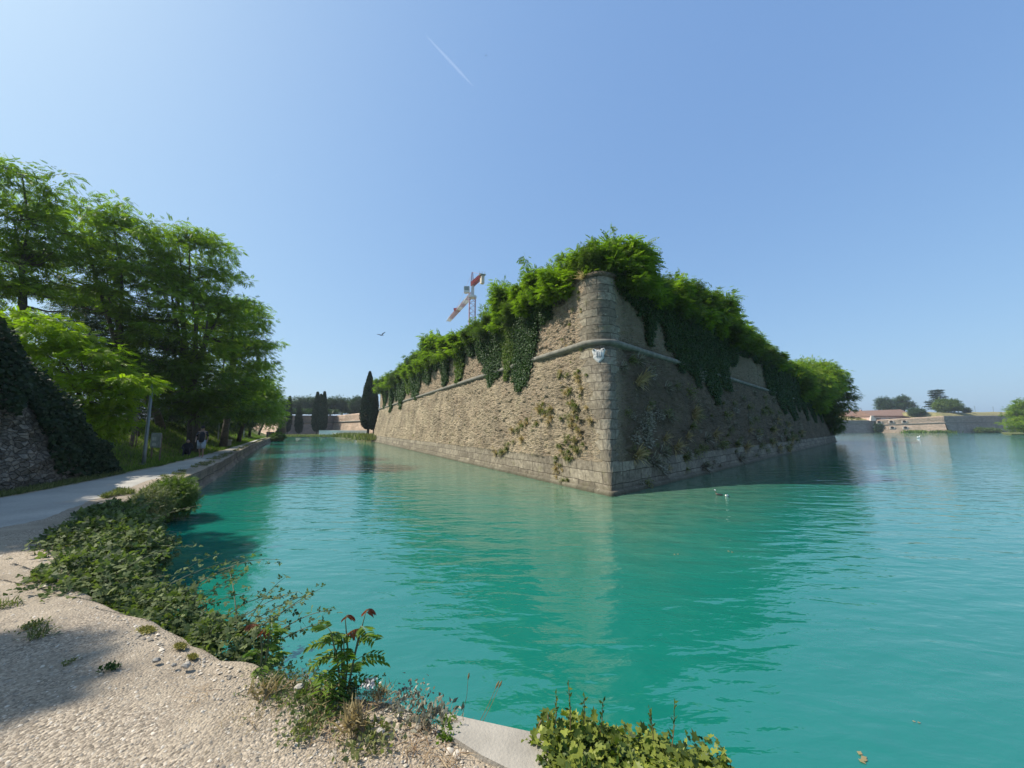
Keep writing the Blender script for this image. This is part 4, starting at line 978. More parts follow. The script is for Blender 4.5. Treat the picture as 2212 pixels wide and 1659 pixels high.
# gravel chips
rs = np.random.RandomState(91); N = 60000
gx = rs.uniform(-7.5, .9, N); gy = rs.uniform(1.2, 6.5, N) ; kpx = np.interp(gx, [e[0] for e in edge[::-1]][10:], [e[1] for e in edge[::-1]][10:])
dist = np.hypot(gx, gy); wgt = np.clip(2.6 / dist, 0, 1) ** 1.3
kp = (gy < kpx - .08) & (rs.rand(N) < wgt) & (fbm(gx * 1.3, gy * 1.3, 14, 3) + rs.rand(N) * .35 > .43)
gx, gy = gx[kp], gy[kp]; N = len(gx)
zg = .75 + (fbm(gx * 2.2, gy * 2.2, 5) - .47) * .05
tv = np.array([(1, 0, 0), (-.2, .8, 0), (-1, -.1, 0), (.1, -.8, 0), (.3, .2, .55), (-.4, -.1, .5)], float)
tq = np.array([(0, 1, 4, 4), (1, 2, 5, 4), (2, 3, 5, 5), (3, 0, 4, 5)])
tq = np.array([(0, 1, 4), (1, 5, 4), (1, 2, 5), (2, 3, 5), (3, 4, 5), (3, 0, 4)])
a_ = rs.uniform(0, 6.28, N); sz = rs.lognormal(-5.0, .45, N).clip(.003, .02) * np.where((kpx[kp] - gy < .22) & (rs.rand(N) < .35), 2.0, 1)
o = leaves('gravel', None, np.c_[gx, gy, zg - .001], np.c_[np.cos(a_), np.sin(a_), rs.normal(size=N) * .15], np.c_[rs.normal(size=(N, 2)) * .2, np.ones(N)], sz, (tv, tq), seed=3) if False else None
def chips():
    t = NT('gravel_chip'); r = t.n('Attribute', _attribute_name='rnd').outputs['Fac']
    rr = t.n('ValToRGB', Fac=r); e = rr.color_ramp.elements; e[0].color = (.20, .175, .14, 1); e[1].color = (.66, .58, .47, 1); k = e.new(.6); k.color = (.42, .36, .28, 1)
    return t.pbr(rr.outputs[0], .9, Specular_IOR_Level=.2)
o = leaves('gravel', chips(), np.c_[gx, gy, zg - .001], np.c_[np.cos(a_), np.sin(a_), rs.normal(size=N) * .15], np.c_[rs.normal(size=(N, 2)) * .2, np.ones(N)], sz, (tv, tq), seed=3)
tag(o, 'loose pale gravel chips on the foreground quay', 'gravel', kind='stuff')

# bare coping slab at the near edge
ce = [(.20, 2.235), (.11, 2.262), (-.32, 2.382), (-.44, 2.45)]
m = MB(); poly = [(.9, 2.08), (.20, 2.242), (-.31, 2.386), (-.40, 2.43), (-.36, 2.27), (-.15, 2.12), (.1, 1.98), (.9, 1.7)]
m.prism(poly, .70, .782); tag(m.build('coping_slab', M_cop), 'bare grey concrete coping slab between the gravel and the ivy', 'coping slab')
# ivy patch at bottom centre
rs = np.random.RandomState(95); N = 7000
x_ = .07 + rs.rand(N) ** 1.05 * .98 + rs.normal(size=N) * .022; ye = np.interp(x_, [.07, .11, 1.3, 2.6], [2.27, 2.26, 1.97, 1.25]); dy_ = rs.uniform(-.55, .16, N); y_ = ye + dy_
top_ = .83 + .06 * fbm(x_ * 5, y_ * 5, 3, 3) * 2 - np.clip(dy_, 0, 1) * 1.6 - np.clip(.16 - (x_ - .07), 0, 1) * .5 - np.clip(x_ - .75, 0, 1) * .22
z_ = top_ - rs.rand(N) * .10
hang = rs.rand(N) < .25; y_ = np.where(hang, ye + rs.uniform(.03, .16, N), y_); z_ = np.where(hang, .82 - rs.rand(N) ** 1.3 * .55, z_)
ax = rs.normal(size=(N, 3)) * .7 + np.array([0, -.15, -.1]); nr = rs.normal(size=(N, 3)) * .42 + np.array([0, -.25, 1])
mk = fbm(x_ * 7, y_ * 7, 51, 3) + np.clip((x_ - .1) * 1.6, -.2, .25) - np.clip(x_ - .9, 0, 1) > .42; x_, y_, z_, ax, nr = x_[mk], y_[mk], z_[mk], ax[mk], nr[mk]; N = len(x_)
iv = empty('ivy_patch', (.7, 2.1, .78)); tag(iv, 'sunlit variegated ivy spilling over the quay edge at the bottom of the picture', 'ivy')
leaves('foliage', M_ivyb, np.c_[x_ - .7, y_ - 2.1, z_ - .78], ax, nr, .034 * rs.uniform(.5, 1.55, N), T_IVY, iv, seed=8)
m = MB(); lp = []
for (x0, h) in ((.30, .20), (.36, .13), (.22, .12), (.78, .16), (.70, .12), (.44, .12)):
    yb = np.interp(x0, [.07, 1.3], [2.22, 1.97]); p0 = Vector((x0 - .7, yb - 2.1, .05)); e = p0 + Vector((rs.uniform(-.02, .03), 0, h + .06)); m.tube([p0, p0.lerp(e, .5) + Vector((.005, 0, 0)), e], [.003, .0025, .0015], 4)
    for q in np.linspace(.35, 1, 16): lp.append(p0.lerp(e, q))
m.build('shoots', M_straw, iv); lp = np.array([tuple(p) for p in lp])
leaves('shoot_leaves', M_shrub, lp, rs.normal(size=(len(lp), 3)) * .5 + np.array([0, 0, .9]), rs.normal(size=(len(lp), 3)), .028 * rs.uniform(.6, 1.2, len(lp)), t_leaf(.2), iv, seed=9)

# ------------------------------------------------------------------ tower crane
M_cred = simple('crane_red', (.42, .07, .06), .5, .2); M_cwh = simple('crane_white', (.62, .62, .60), .5, .12); M_cpink = simple('crane_weathered_paint', (.42, .27, .30), .6, .25, 1.5); M_ccon = simple('counterweight_concrete', (.50, .44, .34), .9, .15)
M_cab = simple('cab_grey', (.20, .26, .24), .4, .2)
YC = 120.0; pm = ony(1020.5, 636, YC); zj = pm.z
cr_ = empty('tower_crane', (pm.x, YC, 0)); tag(cr_, 'red and white tower crane rising behind the bastion foliage', 'crane')
def lattice(m, a, b, w0, w1, n, r_=.09, mi=0, tri=False):
    a = Vector(a); b = Vector(b); d = (b - a).normalized(); s = d.cross(Vector((0, 0, 1)))
    if s.length < .1: s = Vector((1, 0, 0))
    s.normalize(); u_ = s.cross(d).normalized(); cn = [(-1, -1), (1, -1), (1, 1), (-1, 1)] if not tri else [(-1, -1), (1, -1), (0, 1)]
    def P(k, c): t = k / n; w_ = (w0 * (1 - t) + w1 * t) / 2; return a.lerp(b, t) + s * (c[0] * w_) + u_ * (c[1] * w_)
    for c in cn: m.tube([P(0, c), P(n, c)], r_, 4, mi)
    K_ = len(cn)
    for k in range(n):
        for q in range(K_):
            c, c2 = cn[q], cn[(q + 1) % K_]; m.tube([P(k, c), P(k + 1, c2)], r_ * .55, 3, mi, cap=False); m.tube([P(k, c), P(k, c2)], r_ * .5, 3, mi, cap=False)
m = MB(); lattice(m, (0, 0, 6), (0, 0, zj - 1.0), 1.9, 1.9, 22, .12); m.build('mast', M_cpink, cr_)
pe = ray(971, 690.5); te = (zj - EYE) / pe[2]; je = Vector((pe[0] * te, pe[1] * te, zj)) - Vector((pm.x, YC, 0))
zk = ony(1020.5, 614, YC).z; pe = ray(1043, 594); te = (zk - EYE) / pe[2]; ke = Vector((pe[0] * te, pe[1] * te, zk)) - Vector((pm.x, YC, 0))
jd = Vector((je.x, je.y, 0)); kd = Vector((ke.x, ke.y, 0)); base_j = Vector((-.5, 0, zj)); base_k = Vector((0, 0, zk)); ka = math.atan2(kd.y, kd.x)
m = MB()
for i in range(8):
    a = base_j + jd * (i / 8); b = base_j + jd * ((i + 1) / 8); lattice(m, a, b, 1.5, 1.5, 5, .14, i % 2 if i != 5 else 0, True)
m.build('jib', [M_cpink, M_cwh], cr_)
m = MB(); q = base_j + jd * .56; m.box(q, (2.2, 2.2, .7)); m.build('trolley', M_cred, cr_)
m = MB(); lattice(m, base_k, base_k + kd * .95, 1.1, 1.0, 7, .2); m.box(base_k + kd * .45, (kd.length * .7, .6, .5), rz=ka); m.build('counter_jib', M_cred, cr_)
m = MB(); q = base_k + kd * .95; m.box(q + Vector((0, 0, -1.4)), (1.2, 1.0, 2.4), rz=ka, top=.95); m.build('counterweight', M_ccon, cr_)
m = MB(); m.box(q + Vector((0, 0, .1)), (1.9, 1.7, .15), rz=ka)
for dx_, dy_ in ((-.8, -.7), (0, -.7), (.8, -.7), (-.8, .7), (.8, .7)): m.tube([q + Vector((dx_, dy_, .1)), q + Vector((dx_, dy_, 1.0))], .06, 4)
m.build('platform_rail', M_cab, cr_)
m = MB(); m.tube([(0, 0, zj - 1.2), (0, 0, zj - .5)], [1.4, 1.4], 12); m.box((0.1, 0, (zj + zk) / 2), (.95, .95, zk - zj + .6), top=.9); m.build('slewing_unit', M_cwh, cr_)
m = MB(); m.box((-1.7, -.8, zj + 1.2), (1.7, 1.6, 2.0)); cb = m.build('cab', M_cwh, cr_)
m = MB(); m.box((-1.7, -1.62, zj + 1.45), (1.4, .1, 1.2)); m.box((-2.57, -.8, zj + 1.45), (.1, 1.3, 1.2)); m.build('cab_window', M_cab, cb)
hz_ = ony(1020, 588, YC).z; m = MB(); lattice(m, (-.1, 0, zk), (-.1, 0, hz_), .95, .3, 5, .09); m.build('tower_head', M_cpink, cr_)
m = MB()
m.tube([Vector((-.1, 0, hz_)), base_j + jd * .6 + Vector((0, 0, .8))], .035, 3); m.tube([Vector((-.1, 0, hz_)), base_k + kd * .9 + Vector((0, 0, .5))], .05, 3); m.build('tie_rod', M_cpink, cr_)

# ------------------------------------------------------------------ far left shore
fb = [onz(596, 945, 0), onz(625, 943.2, 0), onz(700, 943, 0), onz(760, 944.5, 0), onz(800, 948, 0), onz(815, 953, 0)]
m = MB(); top = [(p.x, p.y) for p in fb]; back = [(-15, 110), (60, 170), (60, 400), (-420, 400), (-420, 140), (-120, 118), (-66, 108)]
m.prism(top + back, -.5, .55); tag(m.build('shore_ground', M_dry), kind='structure')
def farwall(name, label, x0, x1, Y0, Y1, yt0, yt1, zb, mat, bat=1.2, ycord=None, thick=30, cat='wall', kind=None, nx=60, parent=None):
    """wall seen from picture column x0 to x1"""
    a = ony(x0, yt0, Y0); b = ony(x1, yt1, Y1); d = (b - a).xy.normalized(); nrm_ = Vector((d.y, -d.x))
    L = (b - a).xy.length; rt = empty(name, (a.x, a.y, 0))
    zt = np.linspace(0, 1, 14); ss = np.linspace(0, 1, nx); V = np.zeros((nx, 14 + 3, 3)); U = np.zeros((nx, 17, 2))
    for i, s in enumerate(ss):
        top_ = a.z + (b.z - a.z) * s
        for j, h in enumerate(zt):
            z = zb + (top_ - zb) * h; o_ = bat * (1 - min(h / .66, 1)) + (vnoise(s * L * .5, z * .8, 3) - .5) * .12
            V[i, j] = ((d.x * s * L + nrm_.x * o_), (d.y * s * L + nrm_.y * o_), z); U[i, j] = (s * L, z)
        for j, (bk, dz0) in enumerate([(1.0, .1), (thick, .2), (thick + .1, -6)]):
            V[i, 14 + j] = (d.x * s * L - nrm_.x * bk, d.y * s * L - nrm_.y * bk, top_ + dz0); U[i, 14 + j] = (s * L, top_ + bk)
    grid_mesh('masonry', V, mat, rt, uv=U, smooth=False)
    if ycord is not None:
        ptsA = []
        for s in (0, 1):
            top_ = a.z if s == 0 else b.z; z = zb + (top_ - zb) * .62
            ptsA.append((d.x * s * L + nrm_.x * .25, d.y * s * L + nrm_.y * .25, z))
        m_ = MB(); m_.tube(ptsA, .28, 6); m_.build('cordon', M_cord, rt)
    return tag(rt, label, cat, None, kind), a, b, d, nrm_, L
farwall('curtain_wall', 'shaded grey brown rampart wall behind the left cypresses', 606, 722, 128, 150, 898, 898, .5, M_farbrick_shade, ycord=1)
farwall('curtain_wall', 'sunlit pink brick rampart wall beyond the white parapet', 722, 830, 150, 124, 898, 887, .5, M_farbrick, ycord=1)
farwall('curtain_wall', 'pale pinkish wall at the end of the footpath with a row of bollards', 540, 606, 140, 112, 902, 903, .5, M_farbrick, bat=1.5, thick=1.6)
m = MB(); a = onz(690, 939, .6); b = onz(794, 939.5, .6); 
m.box(((a.x + b.x) / 2, (a.y + b.y) / 2, 1.15), ((b - a).length, .5, 1.3), rz=math.atan2(b.y - a.y, b.x - a.x)); m.box(((a.x + b.x) / 2, (a.y + b.y) / 2, 1.85), ((b - a).length, .7, .12), rz=math.atan2(b.y - a.y, b.x - a.x))
tag(m.build('low_wall', simple('whitewash', (.72, .69, .62), .85, .1, .5)), 'long low white wall on the far shore beneath the brick rampart', 'wall')
# bollards
for i in range(4):
    p = onz(577 + i * 4.2, 944.5, .75); m = MB(); m.tube([(0, 0, 0), (0, 0, .75), (0, 0, .78), (0, 0, .95), (0, 0, 1.05)], [.16, .16, .2, .2, .08], 8)
    o = m.build('bollard', simple('bollard_iron', (.04, .04, .04))) if i == 0 else bl0.copy()
    if i == 0: bl0 = o
    else: C.objects.link(o)
    o.location = p; tag(o, 'dark bollard at the far end of the footpath, %s from the left' % ordinal(i), 'bollard', 'bollards at the end of the footpath')
# cypresses
def cypress(label, x, ybase, ytop, Y, wpx, seed, lean=0, K=220):
    b = ony(x, ybase, Y); e = ony(x + lean, ytop, Y); h = e.z - b.z; w_ = wpx * Y / F_PX / 2; rs = np.random.RandomState(seed)
    rt = empty('cypress', b); m = MB(); m.tube([(0, 0, -.5), (0, 0, h * .3), (e.x - b.x, 0, h * .9)], [w_ * .16, w_ * .14, .03], 7); m.build('trunk', M_bark, rt)
    n = int(15000); v_ = rs.rand(n) ** .85 * .93 + .07; pr = np.interp(v_, [.06, .12, .28, .5, .75, .92, 1], [.25, .72, 1, .9, .55, .22, .02]) * w_
    a = rs.uniform(0, 6.28, n); lump = .82 + .36 * fbm(a * 1.5 + seed, v_ * 9, seed, 3); q = pr * lump * rs.uniform(.72, 1.05, n)
    pos = np.stack([np.cos(a) * q + (e.x - b.x) * v_, np.sin(a) * q, v_ * h], -1)
    ax = np.stack([np.cos(a) * .3, np.sin(a) * .3, np.ones(n)], -1) + rs.normal(size=(n, 3)) * .3; nr = np.stack([np.cos(a), np.sin(a), np.full(n, .2)], -1) + rs.normal(size=(n, 3)) * .5
    leaves('crown', M_cyp, pos, ax, nr, Y / F_PX * 3.2 * rs.uniform(.6, 1.4, n), t_leaf(.28), rt, seed=seed)
    return tag(rt, label, 'cypress', 'cypresses on the far shore')
def cz(zx, zy): return ((680 + zx / 5.53) * .8508, (850 + zy / 5.53) * .8508)
for i, (bx_, by_, tx, ty, w_, Y, lab) in enumerate([(270, 1400, 312, 880, 80, 122, 'slim cypress standing alone, leftmost on the far shore'), (432, 1410, 438, 1010, 92, 120, 'short stout cypress, second from the left on the far shore'),
        (680, 1405, 700, 820, 125, 118, 'tall broad cypress at the left of the trio on the far shore'), (735, 1395, 748, 850, 80, 124, 'middle cypress of the trio, mostly hidden between its neighbours'), (760, 1400, 798, 815, 112, 117, 'tall cypress at the right of the trio with its tip leaning right'),
        (1405, 1392, 1435, 530, 225, 84, 'large dark cypress beside the end of the bastion'), (1480, 1392, 1508, 655, 125, 82, 'narrower cypress tucked between the large one and the bastion')]):
    xb, yb = cz(bx_, by_); xt, yt = cz(tx, ty); cypress(lab, xb, yb, yt, Y, w_ / 5.53 * .8508, 800 + i, lean=xt - xb)
# round trees on the rampart
def faretree(name, label, x, y, Y, rx, ry, seed, mat=M_fartree, K=120, nf=50, L=.9, zb=6.5, flat=.7, group=None, cr=None, tr=.35):
    p = ony(x, y, Y); k = Y / F_PX; lobes = [(0, 0, p.z - zb, rx * k, rx * k, ry * k), (rx * k * .45, 0, p.z - zb - ry * k * .2, rx * k * .6, rx * k * .6, ry * k * .7), (-rx * k * .45, 0, p.z - zb - ry * k * .15, rx * k * .55, rx * k * .6, ry * k * .75)]
    return tree(name, label, 'tree', (p.x, Y, zb), lobes, K, nf, L, mat, seed, tr=tr, cr=cr or rx * k * .28, tpl=T_FRS, flat=flat, group=group, limbs=.15, shell=.55, th=.5)
for i, (zx, zy, rx, ry, lab) in enumerate([(215, 1000, 90, 75, 'round dark tree on the rampart behind the leftmost cypress'), (465, 975, 120, 92, 'broad round tree on the rampart above the short cypress'), (640, 965, 80, 80, 'round tree on the rampart left of the cypress trio'),
        (880, 980, 90, 85, 'round tree on the rampart right of the cypress trio'), (1050, 975, 130, 95, 'widest round tree on the rampart above the brick wall'), (1200, 1010, 90, 75, 'lower round tree on the rampart above the brick wall'), (1265, 965, 80, 80, 'round tree on the rampart just left of the large cypress')]):
    x, y = cz(zx, zy); faretree('round_tree', lab, x, y, 162 + (i % 3) * 5, rx / 5.53 * .85, ry / 5.53 * .85, 830 + i * 2, K=120, group='round trees on the far rampart', cr=1.7)
# green strip on the rampart + shore vegetation
def reeds(label, pts, L, n, mat, seed, spread, tpl=None, name='reed_bed', cat='reeds'):
    rs = np.random.RandomState(seed); P_ = poly_lerp([tuple(p) for p in pts], n); P_ = P_ + rs.normal(size=(n, 3)) * np.array([spread, spread, .05]) ; rs.shuffle(P_)
    return tag(blades(name, P_, L, mat, seed, .3, tpl or t_blade(.09)), label, cat, kind='stuff')
reeds('yellow green reeds on the far shore at the foot of the large cypress', [onz(735, 944, .4), onz(762, 944.5, .4), onz(785, 946, .4), onz(803, 950, .4)], .95, 3500, M_wallgreen, 21, 1.2)
reeds('dry grass along the far shore under the cypress trio', [onz(600, 943.5, .4), onz(660, 942.5, .4), onz(735, 943, .4)], .5, 4000, M_wallgreen, 22, 2.0)
g1 = [ony(610, 895, 130), ony(720, 895.5, 151)]; reeds('green bushes along the top of the shaded rampart', g1, 1.5, 4000, M_fartree, 23, 1.2, T_FRS, 'rampart_bushes', 'bushes')
for i, (x, y, s_, lab) in enumerate([(700, 944, 1.0, 'pale boulder at the water edge below the cypress trio'), (775, 944.5, 1.6, 'large pale rock at the water edge beside the reeds'), (655, 943.5, 2.4, 'dark flat rock at the water edge near the short cypress')]):
    p = onz(x, y, .1); m = MB(); m.blob((0, 0, .2), (s_, .8, .5), i + 9, .2); o = m.build('rock', simple('rock_%d' % i, (.4, .37, .32) if i < 2 else (.1, .1, .09))); o.location = p; tag(o, lab, 'rock')

# ------------------------------------------------------------------ far right fortress
def rz(zx, zy): return ((2120 + zx / 4.608) * .8508, (980 + zy / 4.608) * .8508)
YB = 232.0
def rp(zx, zy, Y=YB): x, y = rz(zx, zy); return ony(x, y, Y)
def fw(label, z0x, z1x, Y0, Y1, t0, t1, mat, **kw):
    x0, y0 = rz(z0x, t0); x1, y1 = rz(z1x, t1)
    return farwall('fortress_wall', label, x0, x1, Y0, Y1, y0, y1, -.5, mat, bat=2.0, nx=70, **kw)
m = MB(); m.prism([(rp(-200, 540).x, 236), (rp(480, 540).x, 242), (rp(1270, 540).x, 236), (rp(2500, 540).x, 262), (900, 300), (900, 700), (100, 700)], -.5, 7.2); tag(m.build('terrain', M_dry), kind='structure')
fw('shaded grey fortress wall left of the long tiled building', -60, 488, 222, 240, 402, 402, M_farbrick_shade, thick=20)
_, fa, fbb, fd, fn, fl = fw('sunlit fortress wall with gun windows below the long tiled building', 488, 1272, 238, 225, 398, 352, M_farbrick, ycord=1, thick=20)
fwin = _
fw('long shaded fortress wall running to the right edge', 1272, 2400, 225, 262, 352, 345, M_farbrick_shade, ycord=1, thick=20)
M_tile = mat_masonry('roof_tile', (.20, .125, .095), (.28, .185, .145), .5, .6, .4, (.2, .12, .09), .5, .1, (.2, .13, .1))
M_plas = simple('pink_plaster', (.46, .31, .25), .9, .25, .6); M_wht = simple('white_plaster', (.50, .43, .36), .9, .1); M_void = simple('window_void', (.015, .014, .013), .6)
# windows in the wall (parts of it)
for (zx, zy) in ((512, 425), (655, 422), (808, 420), (660, 490), (813, 490)):
    x, y = rz(zx, zy); s = (x - (rz(488, 0)[0])) / (rz(1272, 0)[0] - rz(488, 0)[0]); Yw = 238 + (225 - 238) * s; p = ony(x, y, Yw)
    hrel = min(max((p.z + .5) / 8.5, 0), 1); o_ = 2.0 * (1 - min(hrel / .66, 1)) + .25
    q = Vector((p.x - fa.x + fn.x * o_, p.y - fa.y + fn.y * o_, p.z)); rzz = math.atan2(fd.y, fd.x)
    m = MB(); m.box(q, (2.5, .4, 1.5), rz=rzz); fr = m.build('gun_window', M_wht, fwin)
    m = MB(); m.box(q + Vector((fn.x * .28, fn.y * .28, 0)), (1.4, .14, .6), rz=rzz); m.tube([q + Vector((fn.x * .15, fn.y * .15, .25)), q + Vector((fn.x * .33, fn.y * .33, .25))], .68, 12); m.build('opening', M_void, fr)
# long building
def longhouse(label, z0x, z1x, ze, zr0, zr1, Y, zb, dep=14, wallmat=M_plas):
    rt = empty('tiled_building', (rp(z0x, 400, Y).x, Y, 0)); x0 = 0; x1 = rp(z1x, 400, Y).x - rt.location.x; E_ = rp(z0x, ze, Y).z; r0 = rp(z0x, zr0, Y + dep / 2).z; r1 = rp(z1x, zr1, Y + dep / 2).z
    b_ = rp(z0x, zb, Y).z
    m = MB(); m.box(((x0 + x1) / 2, dep / 2, (b_ + E_) / 2), (x1 - x0, dep, E_ - b_)); m.build('wall', wallmat, rt)
    m = MB(); vs = [(x0 - .5, -.9, E_ - .1), (x1 + .6, -.9, E_ - .1), (x1 + .6, dep / 2, r1), (x0 - .5, dep / 2, r0), (x1 + .6, dep + .9, E_ - .1), (x0 - .5, dep + .9, E_ - .1), (x0 - .5, -.9, E_ - .5), (x1 + .6, -.9, E_ - .5), (x1 + .6, dep + .9, E_ - .5), (x0 - .5, dep + .9, E_ - .5)]
    m.add(vs, [(0, 1, 2, 3), (3, 2, 4, 5), (0, 6, 7, 1), (5, 4, 8, 9), (6, 9, 8, 7), (0, 3, 5, 9, 6), (1, 7, 8, 4, 2)]); rf = m.build('roof', M_tile, rt)
    return tag(rt, label, 'building'), rf, x0, x1, E_, b_, r0
bl, rf, x0, x1, E_, b_, r0 = longhouse('long low building with a pink tiled roof on the fortress wall', 430, 905, 347, 290, 274, 240, 402)
m = MB(); m.box(((x1 * .3), -.08, E_ - 1.9), (x1 * .6, .15, 1.7)); m.build('white_band', M_wht, bl)
for zx in (505, 650, 800):
    q = rp(zx, 386, 240) - bl.location; m = MB(); m.box((q.x, -.05, q.z), (2.6, .3, .7)); m.build('window', M_void, bl)
for k_ in range(7):
    m = MB(); m.box((x1 * (k_ + .5) / 7, -.18, E_ - 1.7), (.22, .2, 2.6)); m.build('post', M_plas, bl)
bl2, rf2, x0, x1, E_, b_, r0 = longhouse('tiled roofed wing with two dark dormers left of the long building', 185, 432, 352, 296, 292, 252, 402)
for zx in (245, 370):
    q = rp(zx, 326, 254) - bl2.location; m = MB(); m.box((q.x, 1.6, q.z), (3.4, 2.4, 1.0)); dm = m.build('dormer', M_tile, rf2); m = MB(); m.box((q.x, .36, q.z - .05), (2.8, .1, .7)); m.build('dormer_opening', M_void, dm) if False else None
    m = MB(); m.box((q.x, .35, q.z - .05), (2.8, .16, .7)); m.build('dormer_window', M_void, rf2)
    m = MB(); m.box((q.x + .8, 7, r0 + .3), (1.0, 1.0, 1.6)); m.build('chimney', M_plas, rf2)
# grass caps
m = MB(); a = rp(-60, 402, 250); b = rp(430, 402, 244)
def mound(label, pts, h0, Y, seed, mat):
    n_ = 70; P0 = poly_lerp([(rp(z_, 352, Y_).x, Y_, rp(z_, t_, Y_).z, rp(z_, b_, Y_).z) for z_, t_, b_, Y_ in pts], n_); V = np.zeros((n_, 7, 3))
    for i in range(n_):
        x, y, zt_, zb_ = P0[i]; wob = (vnoise(np.array([x * .2]), np.array([seed * 1.0]), seed)[0] - .5) * .8
        for j, (o_, f) in enumerate([(0, 0), (2, .5), (5, .85), (9, 1), (20, 1), (60, .9), (120, .3)]): V[i, j] = (x, y + o_, zb_ + (zt_ + wob - zb_) * f)
    return tag(grid_mesh('grass_mound', V, mat), kind='structure')
mound('', [(900, 345, 372, 234), (1000, 305, 365, 232), (1272, 300, 355, 226), (1500, 303, 352, 233), (1800, 302, 350, 243), (2400, 300, 348, 262)], 2, 232, 1, M_dry)
mound('', [(-60, 372, 404, 248), (100, 350, 404, 247), (300, 355, 404, 243), (420, 375, 402, 242)], 2, 245, 2, M_dry)
# white buttress scrap at the left end of the building
m = MB(); q = rp(435, 378, 237); m.box(q, (3.4, 1.5, 3.2), top=.4); tag(m.build('white_lean_to', M_wht), 'small white structure at the left end of the long tiled building', 'shed')
# trees on the fortress
for i, (zx, zy, rx, ry, lab) in enumerate([(575, 180, 55, 55, 'left tree of the pair standing behind the tiled roof'), (785, 175, 60, 58, 'right tree of the pair standing behind the tiled roof')]):
    x, y = rz(zx, zy); k = .1846
    p = ony(x, y, 270); kk_ = 270 / F_PX * .1846; lobes = [(0, 0, p.z - 9, rx * kk_, 4, ry * kk_), (rx * kk_ * .7, 0, p.z - 9 - 55 * kk_, rx * kk_ * 1.1, 5, ry * kk_ * .9), (-rx * kk_ * .5, 0, p.z - 9 - 55 * kk_, rx * kk_ * .8, 4, ry * kk_ * .8)]
    tree('broadleaf_tree', lab, 'tree', (p.x, 270, 9), lobes, 90, 45, 1.3, M_fartree, 900 + i * 2, tr=.5, cr=1.8, tpl=T_FRS, flat=.7, group='trees on the fortress')
x, y = rz(1310, 222); faretree('round_tree', 'rounded light green tree beside the layered cedar', x, y, 240, 110 * .1846, 70 * .1846, 910, mat=M_shrub, K=150, L=1.2, zb=10, cr=1.8)
x, y = rz(950, 300); faretree('round_shrub', 'dark green bush at the right end of the tiled roof', x, y, 234, 62 * .1846, 42 * .1846, 912, K=70, L=1.0, zb=9, cr=1.2)
x, y = rz(1540, 278); faretree('round_shrub', 'small dark rounded bush alone on the fortress grass', x, y, 245, 26 * .1846, 28 * .1846, 914, K=30, L=.9, zb=9, cr=.9)
# cedar with layers
p = rp(1200, 290, 248); tpz = rp(1200, 48, 248).z; rt = empty('cedar_tree', (p.x, 248, p.z)); m = MB(); H_ = tpz - p.z; m.tube([(0, 0, -2), (0, 0, H_ * .6), (0, 0, H_)], [.5, .35, .08], 7); rs = np.random.RandomState(3); cl = []
for lv in range(9):
    z = H_ * (.12 + .86 * lv / 8); r_ = [5.2, 5.6, 5.0, 5.4, 4.6, 4.8, 3.6, 4.6, 3.2][lv]
    for q in range(9):
        a = rs.uniform(0, 6.28); e = r_ * rs.uniform(.5, 1); m.tube([(0, 0, z - .3), (math.cos(a) * e, math.sin(a) * e, z)], [.15, .04], 4)
        for s_ in (.45, .75, 1): cl.append((math.cos(a) * e * s_, math.sin(a) * e * s_, z))
m.build('trunk', M_bark, rt); crown('crown', M_cyp, np.array(cl), 1.1, 40, .8, rt, 5, T_FRS, .22); tag(rt, 'tall dark cedar with flat layered branches on the fortress', 'cedar')
xx, yy = rz(1480, 300); xt, yt = rz(1480, 255); cypress('tiny dark cypress on the fortress left of the small bush', xx, yy, yt, 245, 22 * .1846, 850)
# masts
for i, zx in enumerate((1640, 1855)):
    p = rp(zx, 300, 300); q = rp(zx, 232 if i == 0 else 240, 300); m = MB(); m.tube([(0, 0, -3), (0, 0, q.z - p.z)], [.16, .08], 5); m.box((0, 0, (q.z - p.z) * .8), (1.6, .1, .1)); m.box((0, 0, (q.z - p.z) * .45), (1.2, .1, .1))
    o = m.build('mast', M_cab); o.location = p; tag(o, 'thin distant mast above the fortress grass, %s one' % ('left' if i == 0 else 'right'), 'mast')
# reeds at the foot
reeds('green reeds at the foot of the sunlit fortress wall', [rp(830, 548, 226) , rp(1050, 548, 222)], 1.5, 900, M_grass, 31, 1.0)
reeds('reeds at the foot of the fortress corner', [rp(1130, 548, 221), rp(1390, 548, 222)], 1.5, 500, M_shrub, 32, 1.0)
for i, (zx, zy, r_, lab) in enumerate([(1700, 515, 40, 'pale green shrub at the foot of the shaded fortress wall, left one'), (1850, 518, 46, 'pale green shrub at the foot of the shaded fortress wall, right one'), (512, 490, 28, 'dark shrub in the angle of the fortress wall')]):
    x, y = rz(zx, zy); faretree('shore_shrub', lab, x, y, 228 if i < 2 else 233, r_ * .1846, 24 * .1846 * (1 if i < 2 else 2), 930 + i * 2, mat=M_shrub if i < 2 else M_fartree, K=34, L=1.0, zb=.2, cr=1.2)
# right edge tree
p = ony(2212, 880, 150); tree('broadleaf_tree', 'leafy green tree cut by the right edge of the picture', 'tree', (ony(2235, 930, 150).x, 150, .3), [(0, 0, 8, 6.5, 6, 6), (-4.5, 0, 4.0, 5.2, 5, 3.0), (3, 0, 5, 7, 6, 5)], 260, 55, .9, M_robinia, 940, tr=.4, cr=1.3, tpl=T_FRS, flat=.6)
m = MB(); m.prism([(ony(2160, 930, 150).x + 3, 149), (ony(2300, 930, 150).x, 146), (400, 145), (400, 260), (330, 262), (ony(2190, 930, 150).x + 6, 158)], -.5, .35); tag(m.build('shore', M_soil), kind='structure')

